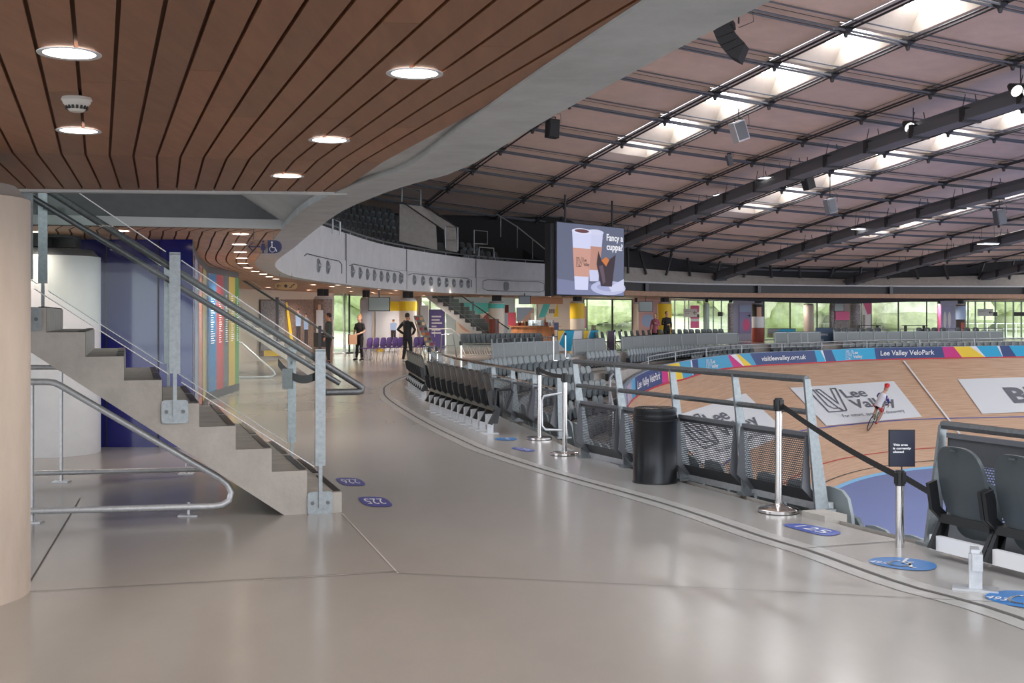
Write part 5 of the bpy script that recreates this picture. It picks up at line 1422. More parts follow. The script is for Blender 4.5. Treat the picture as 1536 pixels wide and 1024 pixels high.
# wrapped columns of the ring
def ring_col(px, wpx, Y, label, m, band=None, base_z=0):
    r = wpx / 2 / F_PX * Y; c = Vector(((px - CX) / F_PX * Y, Y, 0))
    zt = 2.61 if Y < 60 else 2.72
    column(c, r, label, m, top=zt - .36, zc=zt, cap_m=M['concrete_pale'])
    o = [q for q in bpy.data.objects if q.name.startswith('round_column')][-1]
    return c, r
def band(c, r, z0, z1, m, label_parent=None, a0=0, a1=2 * math.pi):
    mb = MB(); n = 28; vs = [(c.x + (r + .012) * math.cos(a0 + (a1 - a0) * k / n), c.y + (r + .012) * math.sin(a0 + (a1 - a0) * k / n)) for k in range(n + 1)]
    for k in range(n): mb.quad((*vs[k], z0), (*vs[k + 1], z0), (*vs[k + 1], z1), (*vs[k], z1))
    o = mb.build('printed_band', m, smooth=True)
    root = min([q for q in bpy.data.objects if q.type == 'EMPTY' and q.name.startswith('round_column')], key=lambda q: (q.location - c).length); attach(root, o)
cc, r = ring_col(484.5, 28, 43, 'column wrapped in the celebrating crowd photo, left of the bright glazed door', c_brown)
band(cc, r, .55, 1.05, c_dark, a0=3.6, a1=5.2); band(cc, r, 1.05, 1.85, c_white, a0=4.1, a1=4.9); band(cc, r, 1.85, 2.05, c_skin, a0=4.35, a1=4.65)
cc, r = ring_col(549, 18, 45.5, 'pale grey column behind the woman with the bag', mat('pale_grey_wrap', S(195, 195, 200), .6))
cc, r = ring_col(612, 26, 47.5, 'column with a yellow band behind the man in black', c_cream); band(cc, r, 1.85, 2.22, c_yel)
cc, r = ring_col(745, 24, 57, 'column with teal top and brown figure at the foot of the third staircase', c_cream); band(cc, r, 2.0, 2.22, c_teal); band(cc, r, .4, 1.5, c_brick, a0=3.6, a1=5.0)
cc, r = ring_col(866, 22, 66, 'yellow-topped column right of the kiosk', c_cream); band(cc, r, 1.5, 2.34, c_yel)
cc, r = ring_col(997, 21, 71, 'bright yellow column directly behind the couple', c_yel); cc, r = ring_col(954, 7, 72, 'slim pale column left of the blank pale green television', c_cream)
cc, r = ring_col(1060, 8, 74, 'slim green-grey column among the far glazing', mull_g); cc, r = ring_col(1096, 9, 75, 'slim pink and grey column beside the lilac poster', c_grey)
cc, r = ring_col(1137, 18, 75, 'column wrapped with the photo of a smiling man in a white top', c_dark); band(cc, r, .0, .9, c_brick); band(cc, r, .9, 1.6, c_white); band(cc, r, 1.6, 2.2, c_skin, a0=4.3, a1=5.1)
cc, r = ring_col(1213, 15, 78, 'plain beige concrete column between two green windows', mat('beige_concrete', S(190, 178, 168), .7))
cc, r = ring_col(1247.5, 7, 79, 'slim grey column left of the bright pink panel', c_grey); cc, r = ring_col(1283, 17, 79, 'column wrapped in a dark crowd photo right of the bright pink panel', c_grey)
cc, r = ring_col(1409, 5, 81, 'slim column left of the lavender poster', c_pink); cc, r = ring_col(1441, 14, 81, 'column wrapped with a racing cyclist photo near the right-hand doors', c_dark); band(cc, r, 1.4, 2.3, c_blue); band(cc, r, .4, 1.2, c_brick, a0=4.4, a1=5.2)

# ------------------------------------------------------------------ second and third staircases
def mkL(C, U, Wd): return lambda a, b, z: C + U * a + Wd * b + Vector((0, 0, z))
C2 = Vector((-5.1, 33.0, 0)); L2 = mkL(C2, Vector((-.99, -.08, 0)), Vector((-.08, .99, 0)))
stair('staircase', 'second concrete staircase seen between the striped mural and the crowd photo', L2, 14, 2.2, nos=False)
glass_rail(L2, -.02, (.183, 1.351, 2.456), 'glass balustrade with dark handrails on the second staircase', plate=False, hr=[L2(-.2, .08, 1.03), L2(4.0, .08, 1.03 + .64 * 4.2)], pm=M['steel_dark'])
C3 = Vector((-.36, 56.0, 0)); L3 = mkL(C3, Vector((-.92, .39, 0)), Vector((.39, .92, 0)))
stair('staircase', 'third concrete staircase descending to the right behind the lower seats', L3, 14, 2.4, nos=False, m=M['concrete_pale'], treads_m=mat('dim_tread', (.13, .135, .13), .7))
glass_rail(L3, -.02, (.4, 1.6, 2.8), 'glass balustrade of the third staircase', plate=False, hr=[L3(-.2, .08, 1.03), L3(3.8, .08, 1.03 + .64 * 4.0)], pm=M['steel_grey'])
a = P(359, 518, 31.5); F0 = G(372, 566)
loop_rail(F0, F0, 'tube guard rail under the second staircase', pts=[P(340, 512, 31.6), P(362, 514, 31.6), P(410, 556, 31.6), P(413, 561, 31.6), P(408, 565, 31.6), P(340, 566, 31.6)])
loop_rail(G(675, 527), G(675, 527), 'pale guard rail left of the third staircase', pts=[P(640, 493, 52), P(677, 493, 52), P(702, 513, 52)], posts=[(G(652, 530) , G(652, 530) + Vector((0, 0, 1.05)))])
mb = MB(); c = G(672, 536); mb.tube([c + Vector((x, 0, z)) for x, z in ((-.30, 0), (-.25, .9), (.2, .95), (.35, 0))], .03, 6); mb.tube([c + Vector((-.28, 0, .45)), c + Vector((.28, 0, .48))], .02, 6)
o = recentre(mb.build('gate_frame', M['galv'])); tag(o, 'open galvanised frame standing left of the lower seats', 'frame')
mb = MB()
for x0, x1 in ((518, 531), (534, 545)):
    p0, p1 = G(x0, 536), G(x1, 536); mb.tube([p0, p0 + Vector((0, 0, .95)), p1 + Vector((0, 0, .95)), p1], .03, 6)
o = recentre(mb.build('hoop_rail', M['galv_light'])); tag(o, 'low hoop rails by the bright glazed door', 'railing')

# ------------------------------------------------------------------ giant screen
s0, s1 = P(835, 441, 50), P(935.5, 443.7, 53.8); sh0 = (441 - 332.5) / F_PX * 50
ux = (s1 - s0); ux.z = 0; sw = ux.length; ux.normalize(); nn = Vector((ux.y, -ux.x, 0)); s0.z = (s0.z + s1.z) / 2
root = empty('video_screen', s0 + ux * sw / 2); tag(root, 'large hanging video screen showing two coffee cups, a muffin and the words Fancy a cuppa?', 'screen'); parts = []
def scr(u, v, l=0.0): return s0 + ux * (u * sw) + Vector((0, 0, v * sh0)) + nn * l
def emi(name, c, e=.46): return mat(name, tuple(x * .12 for x in c), .6, emit=c, estr=e)
mb = MB(); mb.prism([scr(-.012, -.012), scr(1.01, -.012), scr(1.01, 1.012), scr(-.012, 1.012)], nn * -.25); mb.prism([scr(-.06, -.03, -.1), scr(-.012, -.03, -.1), scr(-.012, .98, -.1), scr(-.06, .98, -.1)], nn * -.3); parts.append(mb.build('casing', M['blackmatte']))
mb = MB(); poly_on(mb, rect(0, 0, 1, 1), lambda u, v: scr(u, v, .01)); parts.append(mb.build('picture_ground', emi('screen_slate', S(98, 104, 128))))
mb = MB(); poly_on(mb, [(0, 0), (1, 0), (1, .10), (0, .22)], lambda u, v: scr(u, v, .015)); parts.append(mb.build('picture_table', emi('screen_lilac', S(120, 125, 160))))
def sp(nm, col, pts, l): mb = MB(); poly_on(mb, pts, lambda u, v: scr(u, v, l)); parts.append(mb.build(nm, emi('screen_' + nm, col)))
sp('back_cup', S(205, 208, 238), [(.47, .20), (.60, .20), (.67, .90), (.44, .90)], .02); sp('back_sleeve', S(190, 140, 125), [(.46, .36), (.61, .36), (.655, .70), (.45, .70)], .024); sp('back_lid', S(212, 214, 240), circ(.555, .905, .125, .04), .024)
sp('front_cup', S(212, 215, 245), [(.25, .07), (.44, .07), (.49, .90), (.21, .90)], .03); sp('front_sleeve', S(205, 155, 140), [(.24, .26), (.455, .26), (.485, .66), (.218, .66)], .034); sp('front_rim', S(222, 224, 248), circ(.35, .90, .145, .042), .034); sp('coffee', S(105, 65, 70), circ(.35, .905, .105, .026), .038)
sp('saucer', S(185, 190, 225), circ(.75, .11, .27, .105), .040); sp('saucer_well', S(160, 166, 205), circ(.76, .12, .19, .06), .044); sp('napkin', S(205, 208, 235), [(.75, .12), (.99, .25), (.99, .08), (.80, .05)], .046)
sp('muffin_top', S(205, 120, 60), [(.63, .50), (.71, .56), (.78, .50), (.72, .36), (.66, .40)], .047); sp('muffin_wrapper', S(52, 38, 48), [(.63, .13), (.80, .13), (.86, .60), (.76, .52), (.71, .42), (.64, .50), (.59, .64), (.565, .45)], .050); sp('wrapper_fold', S(98, 78, 92), [(.60, .42), (.66, .44), (.70, .20), (.66, .16)], .053)
mb = MB(); put_text(mb, 'Fancy a', lambda u, v: scr(u, v, .06), .715, .80, .095, w=.255, bold=.02); put_text(mb, 'cuppa?', lambda u, v: scr(u, v, .06), .715, .665, .095, w=.25, bold=.02); parts.append(mb.build('lettering', emi('screen_white', (.95, .95, 1))))
mb = MB(); lv_logo(mb, lambda u, v: scr(.265 + u * .10, .40 + v * .13, .055), 0, 0, 1.9, 1.0); parts.append(mb.build('logo', emi('screen_dark', S(60, 45, 45))))
mb = MB()
for u in (.15, .85): mb.tube([scr(u, .98, -.12), scr(u, 1.0, -.12) + Vector((0, 0, 1.2))], .05, 6)
parts.append(mb.build('hanger', M['steel_dark'])); attach(root, *parts)

# ------------------------------------------------------------------ loudspeakers, floodlights and panel lights under the roof
def roof_z_at(x, y):
    dx, dy = x - RU0, y - RV0; U = dx * c_ + dy * s_; V = -dx * s_ + dy * c_; return roofz(U, V)
def speaker(px, py, w, h, Y, label, m, tilt=.3, yaw=.3, arr=False, name='loudspeaker'):
    c = P(px, py, Y); W_, H_ = w / F_PX * Y, h / F_PX * Y; root = empty(name, c); tag(root, label, 'speaker' if 'speaker' in name else 'light')
    R = Matrix.Rotation(yaw, 3, 'Z') @ Matrix.Rotation(tilt, 3, 'Y'); q = MB()
    if arr:
        for lo_ in ([(1074, 35.5), (1096, 25), (1097, 35), (1073, 45)], [(1069.5, 46), (1094, 36), (1101, 47), (1074, 57)], [(1074, 57.6), (1101.4, 47.6), (1109, 56), (1080, 68)], [(1080.4, 68.6), (1109.4, 56.6), (1117, 64), (1088, 77)], [(1088.4, 77.6), (1117, 64.8), (1107, 89), (1095, 83)]):
            q.prism([P(x, y, Y) - c for x, y in lo_], (.25, .7, 0))
    else:
        pr = [R @ Vector(v) for v in ((-W_ / 2, -W_ * .4, -H_ / 2), (W_ / 2, -W_ * .4, -H_ / 2), (W_ / 2, -W_ * .4, H_ / 2), (-W_ / 2, -W_ * .4, H_ / 2))]
        q.prism(pr, R @ Vector((0, W_ * .7, 0)))
    q.build('cabinet', m, root)
    g = MB(); gd = R @ Vector((0, -W_ * .42 if not arr else -W_ * .27, 0)); 
    g.box(gd, (W_ * .84, .02, H_ * .86), mtx=R) if not arr else g.box((-.42, -.02, .25), (.3, .03, .05)); g.build('grille', M['black'] if m is M['blackmatte'] else M['steel_grey'], root)
    zt = roof_z_at(c.x, c.y) - c.z; s_b = MB(); s_b.tube([(-W_ * .3, 0, H_ * .3), (-W_ * .3, 0, H_ * .62), (W_ * .3, 0, H_ * .62), (W_ * .3, 0, H_ * .3)], .025, 6); s_b.tube([(0, 0, H_ * .6), (0, 0, zt)], .02, 6); s_b.build('bracket', M['steel_dark'], root)
    cb = MB(); cb.tube([(W_ * .3, 0, H_ * .2), (W_ * .75, 0, H_ * .35), (W_ * .7, 0, H_ * .8), (W_ * .1, 0, min(zt, H_ * 1.2))], .010, 5); cb.build('cable', M['black'], root)
speaker(1093, 54, 50, 62, 31, 'big black hanging line array loudspeaker near the top of the photo', M['blackmatte'], .35, .5, True)
speaker(828, 193, 18, 28, 42, 'small black loudspeaker hanging left of the first skylight strip', M['blackmatte'], .06, .5)
speaker(1108, 197, 21, 30, 40, 'white loudspeaker hanging just right of the first skylight strip', mat('white_cabinet', S(190, 190, 195), .5), -.35, .4)
speaker(1211, 272, 16, 24, 46, 'black loudspeaker hanging over the start of the second skylight strip', M['blackmatte'], -.35, .5)
speaker(1245, 309, 15, 22, 48, 'grey loudspeaker below the second skylight strip, left of the second gantry', mat('grey_cabinet', S(140, 145, 150), .5), -.25, .4)
speaker(1499, 326, 15, 22, 50, 'grey loudspeaker near the right edge, above the third gantry', M['steel_grey'], -.2, .3)
speaker(1094, 240, 8, 16, 46, 'small dark loudspeaker hung beside the nearest gantry', M['steel_grey'], -.3, .3)
def flood(px, py, Y, label):
    c = P(px, py, Y); root = empty('floodlight', c); tag(root, label, 'light')
    for k in (-1, 1):
        q = MB(); R = Matrix.Rotation(.3, 3, 'Z') @ Matrix.Rotation(.6, 3, 'X'); o = Vector((k * .17, 0, 0)); q.v = []
        pts = [(0, .30, 0), (0, .12, 0), (0, -.06, 0)]; q.tube([o + R @ Vector((0, z, 0)) for z in (.25, .10, -.10)], [.08, .14, .20], 14); q.build('lamp_head', M['steel_dark'], root, smooth=True)
        q = MB(); q.tube([o + R @ Vector((0, z, 0)) for z in (-.101, -.11)], [.17, .17], 14); q.build('lens', lampmat('floodlight_lens', (1, .98, .95), 2.5), root)
    zt = roof_z_at(c.x, c.y) - c.z; q = MB(); q.tube([(0, 0, .1), (0, 0, zt)], .02, 6); q.box((0, 0, .14), (.5, .08, .05)); q.build('bracket', M['steel_dark'], root)
flood(1370, 189, 39, 'pair of lit floodlights under the nearest gantry'); flood(1531, 134, 34, 'pair of lit floodlights at the upper right edge of the photo')
for px, py, Y, lb in ((1158, 267.5, 47, 'right of the pair under the nearest gantry'), (1088, 293, 52, 'left of the pair under the nearest gantry'), (1294, 344, 56, 'right of the pair below the second gantry'), (1249, 357, 60, 'left of the pair below the second gantry'), (1436, 378.5, 64, 'lower one below the third gantry'), (1482, 366, 60, 'upper one below the third gantry')):
    c = P(px, py, Y); root = empty('panel_light', c); tag(root, 'flat lit panel light, ' + lb, 'light', None)
    MB().box((0, 0, .03), (.95, .55, .05), .35).build('housing', M['galv_light'], root); MB().box((0, 0, -.0), (.9, .5, .012), .35).build('diffuser', lampmat('panel_light_diffuser', (1, .97, .94), 3.0), root)
    q = MB(); zt = roof_z_at(c.x, c.y) - c.z
    for a in (-.35, .35): q.tube([(a, .13 * a, .05), (a * .9, .12 * a, zt)], .008, 5)
    q.build('suspension', M['steel_dark'], root)

# ------------------------------------------------------------------ kiosk
kw = mat('kiosk_slatted_wood', S(235, 165, 115), .5, noise=.2, island=.15)
a, b = P(767, 487, 62), P(832, 487, 60); a.z = b.z = 0
root = empty('kiosk_counter', (a + b) / 2); tag(root, 'wooden slatted kiosk counter below the screen', 'counter'); parts = []
mb = MB(); d = (b - a).normalized(); L_ = (b - a).length; n = int(L_ / .11)
for k in range(n): p = a + d * (k + .5) * L_ / n; mb.box(p + Vector((0, 0, .54)), (L_ / n * .94, .06, 1.08), math.atan2(d.y, d.x))
parts.append(mb.build('slats', kw)); mb = MB(); m_ = (a + b) / 2 + Vector((0, .4, 0)); mb.box(m_ + Vector((0, 0, 1.11)), (L_ + .1, .95, .05), math.atan2(d.y, d.x)); parts.append(mb.build('worktop', kw))
mb = MB(); mb.box(b - d * .9 + Vector((0, -.05, 1.28)), (1.3, .5, .30), math.atan2(d.y, d.x)); parts.append(mb.build('glass_case', M['winglass'])); attach(root, *parts)
ic = [S(170, 60, 45), S(205, 160, 110), S(90, 60, 40), S(225, 200, 160), S(150, 40, 60), S(60, 50, 45), S(190, 120, 60)]; im = [mat('snack_%s' % 'abcdefg'[k], c, .5) for k, c in enumerate(ic)]
for k in range(26):
    t = (k + .5) / 26; p = a.lerp(b, t) + Vector((0, random.uniform(.2, .7), 1.135)); q = MB(); h = random.uniform(.16, .30) * (1.8 if .3 < t < .45 or .7 < t < .85 else 1); r = random.uniform(.04, .07)
    if k % 3: q.lathe(p, [(r, 0), (r, h * .6), (r * .45, h * .8), (r * .45, h)], 10); nm = 'bottle'
    else: q.box(p + Vector((0, 0, h * .3)), (r * 2.2, r * 2, h * .6)); nm = 'snack_box'
    o = recentre(q.build(nm, im[k % 7])); tag(o, 'small coloured %s in the crowded display on the kiosk counter' % ('bottle' if nm == 'bottle' else 'box of snacks'), 'bottle' if nm == 'bottle' else 'box', 'bottles on the kiosk counter' if nm == 'bottle' else 'snack boxes on the kiosk counter')
def boxpx(px0, px1, py0, py1, Y, dep, name, label, cat, m):
    a, b = P(px0, py1, Y), P(px1, py0, Y); q = MB(); q.box((a + b) / 2 + Vector((0, dep / 2, 0)), (b.x - a.x, dep, b.z - a.z)); o = recentre(q.build(name, m)); tag(o, label, cat); return o
boxpx(761, 774, 468.5, 488, 62, .5, 'drinks_dispenser', 'red and pink drinks dispenser at the left end of the kiosk', 'dispenser', mat('red_dispenser', S(215, 90, 110), .4))
o = boxpx(750, 762, 470, 523, 60, .5, 'fridge', 'pale drinks fridge left of the red dispenser', 'fridge', mat('fridge_white', S(205, 205, 215), .4))
boxpx(750, 763, 457, 469, 64, .1, 'framed_picture', 'dark red framed picture above the fridge', 'picture', mat('dark_red_frame', S(110, 45, 35), .5))
boxpx(831, 838, 483.5, 495, 59, .05, 'price_card', 'small blue card standing at the right end of the kiosk counter', 'card', mat('blue_card', S(95, 105, 140), .5))
def screen_panel(px0, px1, py0, py1, Y, name, label, base, shapes):
    a, b = P(px0, py1, Y), P(px1, py1, Y); h = (py1 - py0) / F_PX * Y; fn = lambda u, v, l=0: a.lerp(b, u) + Vector((0, -l, v * h)); root = empty(name, (a + b) / 2); tag(root, label, 'screen panel'); parts = []
    q = MB(); q.prism([fn(0, 0), fn(1, 0), fn(1, 1), fn(0, 1)], (0, .03, 0)); parts.append(q.build('canvas', base))
    for k, (m, pts) in enumerate(shapes): q = MB(); poly_on(q, pts, lambda u, v: fn(u, v, .004 + .002 * k)); parts.append(q.build('printed_shape', m))
    q = MB(); q.tube([fn(-.01, 0), fn(-.01, 1.02), fn(1.01, 1.02), fn(1.01, 0)], .025, 6); parts.append(q.build('frame', M['galv'])); attach(root, *parts)
screen_panel(837, 873, 495.5, 526, 53, 'cafe_barrier', 'yellow, turquoise and white canvas barrier in front of the kiosk', c_white, [(c_yel, [(0, .5), (.2, .9), (.2, 1), (0, 1)]), (cyan, [(.05, .35), (.35, 0), (.55, 0), (.68, 1), (.30, 1)]), (c_yel, [(0, .35), (.12, .7), (.3, 1), (.05, 1), (0, .9)])])
screen_panel(875, 897, 495.5, 526, 55, 'cafe_barrier', 'smaller yellow and turquoise canvas barrier right of the first', c_white, [(c_yel, [(0, .2), (.1, .2), (.4, 1), (0, 1)]), (cyan, [(.15, .1), (.75, .1), (1, 1), (.5, 1)])])
screen_panel(911, 923, 496, 527, 56, 'poster_stand', 'dark plum poster stand at the head of the far gangway', mat('plum_canvas', S(90, 75, 95), .5), [])
screen_panel(1153, 1193, 493, 500, 72.5, 'table_top_banner', 'turquoise and grey sloping table banner behind the far seats', mat('grey_banner', S(150, 155, 160), .5), [(cyan, [(.15, 0), (1, 0), (1, .9), (.5, 1)])])
screen_panel(1224, 1250, 492, 516, 73, 'zone_banner', 'slate blue banner with the words Business Zone among the far seats', mat('slate_blue_banner', S(70, 95, 125), .5), [])
fnb = lambda u, v: P(1226 + u * 22, 514 - v * 20, 72.9); mb = MB(); put_text(mb, 'Business', fnb, .0, .55, .22, w=.72); put_text(mb, 'Zone', fnb, .0, .12, .22, w=.42); o = mb.build('lettering', c_white); zb = [q for q in bpy.data.objects if q.name == 'zone_banner'][0]; attach(zb, o)
# leaflet rack
root = empty('leaflet_rack', G(632, 536)); tag(root, 'leaning silver leaflet rack right of the man in black', 'rack'); parts = []
A1, A2 = P(621, 474, 46.5), P(640, 520, 46.0); q = MB(); w = Vector((.32, .1, 0)); q.prism([A1, A1 + w, A2 + w * .9, A2], (0.0, .04, 0.02)); parts.append(q.build('rack_board', M['galv']))
for k in range(6):
    for j in range(2):
        c = A1.lerp(A2, (k + .5) / 6) + w * (.25 + .5 * j) + Vector((0, -.03, 0)); q = MB(); q.box(c, (.11, .02, .12)); parts.append(q.build('leaflet', im[(k * 2 + j) % 7]))
q = MB(); q.tube([A1, Vector((A1.x + .4, A1.y + .3, 0))], .02, 6); q.tube([A2, Vector((A2.x + .1, A2.y, 0))], .02, 6); parts.append(q.build('leg', M['galv'])); attach(root, *parts)

# ------------------------------------------------------------------ chairs on the concourse
pm = mat('purple_plastic', S(92, 66, 130), .45)
def cafe_chair(name, m):
    root = empty(name)
    q = MB(); shell(q, .40, .38, (0, -.20, .66), .05, .03, .02, n=4); q.build('backrest', m, root, smooth=True)
    q = MB(); q.prism([(-.21, -.20, .44), (.21, -.20, .44), (.20, .20, .45), (-.20, .20, .45)], (0, 0, .025)); q.build('seat', m, root)
    for sx in (-1, 1):
        for sy in (-1, 1):
            q = MB(); q.tube([(sx * .17, sy * .15, .44), (sx * .22, sy * .23, 0)], .011, 6); q.build('leg', M['chrome'], root)
    q = MB(); q.tube([(-.17, -.17, .45), (-.17, -.21, .60)], .011, 6); q.tube([(.17, -.17, .45), (.17, -.21, .60)], .011, 6); q.build('back_support', M['chrome'], root)
    return root
pc = cafe_chair('plastic_chair', pm); pos = [548, 558, 568, 577, 586, 594, 618, 626, 634, 642]
for k, px in enumerate(pos):
    Y = 44.2 + k * .28; c = Vector(((px - CX) / F_PX * Y, Y, 0)); o = pc if k == 0 else copytree(pc); o.location = c; o.rotation_euler = (0, 0, 1.15)
    tag(o, 'purple plastic chair in the row left of the man in black' if k < 6 else 'purple plastic chair in the row right of the man in black', 'chair', 'purple chairs left of the man' if k < 6 else 'purple chairs right of the man')
# black standing chairs on the far concourse (seen above the blank panels)
fc = None
wc = mat('white_chair_leg', (.75, .75, .77), .4)
def far_chair():
    root = empty('grey_chair'); q = MB(); shell(q, .46, .42, (0, -.14, .70), .08, .04, .03, n=4); q.build('backrest', M['seat'], root, smooth=True)
    q = MB(); q.prism([(-.22, -.16, .42), (.22, -.16, .42), (.21, .22, .44), (-.21, .22, .44)], (0, 0, .03)); q.build('seat', M['seat'], root)
    q = MB()
    for sx in (-1, 1): q.tube([(sx * .18, -.16, .45), (sx * .19, .18, .02), (sx * .19, -.22, .02)], .014, 5)
    q.build('sled_leg', wc, root); return root
fc = far_chair(); first = True
runs = [('behind the blank panels below the couple', [934 + 8.2 * k for k in range(22)], 1.1), ('at the far right behind the blue banner', [1256 + 10.8 * k for k in range(5)] + [1313, 1325, 1337], 1.2), ('by the right-hand doors', [1399, 1411, 1422, 1434, 1457, 1470, 1483], 1.2),
        ('in the row left of the wooden kiosk', [700 + 7.5 * k for k in range(16)], -.0)]
for lb, xs, back in runs:
    for x in xs:
        p = hit(CE, x); i = min(range(len(CE)), key=lambda q: (CE[q] - p).length); t = (CE[min(i + 1, len(CE) - 1)] - CE[i - 1]).normalized(); n = Vector((t.y, -t.x, 0))
        if 'kiosk' in lb:
            c = Vector(((x - CX) / F_PX * 50, 50 + (x - 700) * .02, 0)); n = Vector((.6, -.8, 0))
        else: c = p - n * back
        o = fc if first else copytree(fc); first = False; o.location = (c.x, c.y, 0); o.rotation_euler = (0, 0, face_rz(n))
        tag(o, 'dark grey chair standing %s' % lb, 'chair', 'chairs %s' % lb)
for px, Y, lb in ((1302, 78, 'left one between the blue banner and the doors'), (1372, 78, 'right one before the bright green window')):
    c = Vector(((px - CX) / F_PX * Y, Y, 0)); root = empty('high_table', c); tag(root, 'dark high table, ' + lb, 'table'); q = MB(); q.box((0, 0, 1.02), (1.5, .6, .05)); q.build('table_top', M['steel_dark'], root)
    for sx in (-.6, .6): q = MB(); q.box((sx, 0, .5), (.06, .4, 1.0)); q.build('leg', M['steel_dark'], root)

# ------------------------------------------------------------------ people
def remeshed(mb, name, m, vox, parent):
    o = mb.build(name, m, parent, smooth=True); r = o.modifiers.new('fuse', 'REMESH'); r.mode = 'VOXEL'; r.voxel_size = vox; r.use_smooth_shade = True
    sm = o.modifiers.new('soften', 'SMOOTH'); sm.factor = .5; sm.iterations = 2; return o
def ell(mb, rings, n=14):
    """rings: (x, y, z, rx, ry)"""
    vs = []; fs = []
    for x, y, z, rx, ry in rings:
        for q in range(n): a = 2 * math.pi * q / n; vs.append((x + rx * math.cos(a), y + ry * math.sin(a), z))
    for i in range(len(rings) - 1):
        for q in range(n): fs.append((i * n + q, i * n + (q + 1) % n, (i + 1) * n + (q + 1) % n, (i + 1) * n + q))
    fs.append(tuple(range(n - 1, -1, -1))); fs.append(tuple((len(rings) - 1) * n + q for q in range(n))); mb.add(vs, fs)
def hand(mb, w, d, side):
    d = Vector(d).normalized(); u = Vector((0, 0, 1)) if abs(d.z) < .8 else Vector((0, 1, 0)); sdir = d.cross(u).normalized(); w = Vector(w)
    mb.tube([w - d * .02, w + d * .03, w + d * .085], [.024, .034, .032], 8)
    for k, (o_, L_) in enumerate(((-.027, .065), (-.009, .078), (.009, .072), (.027, .055))):
        b = w + d * .08 + sdir * o_; mb.tube([b, b + d * L_ * .5 + sdir.cross(d) * -.004, b + d * L_ * .85 + sdir.cross(d) * -.016], [.0095, .009, .008], 6)
    b = w + d * .03 + sdir * (-.03 * side); mb.tube([b, b + d * .035 + sdir * (-.025 * side), b + d * .06 + sdir * (-.028 * side)], [.012, .011, .009], 6)
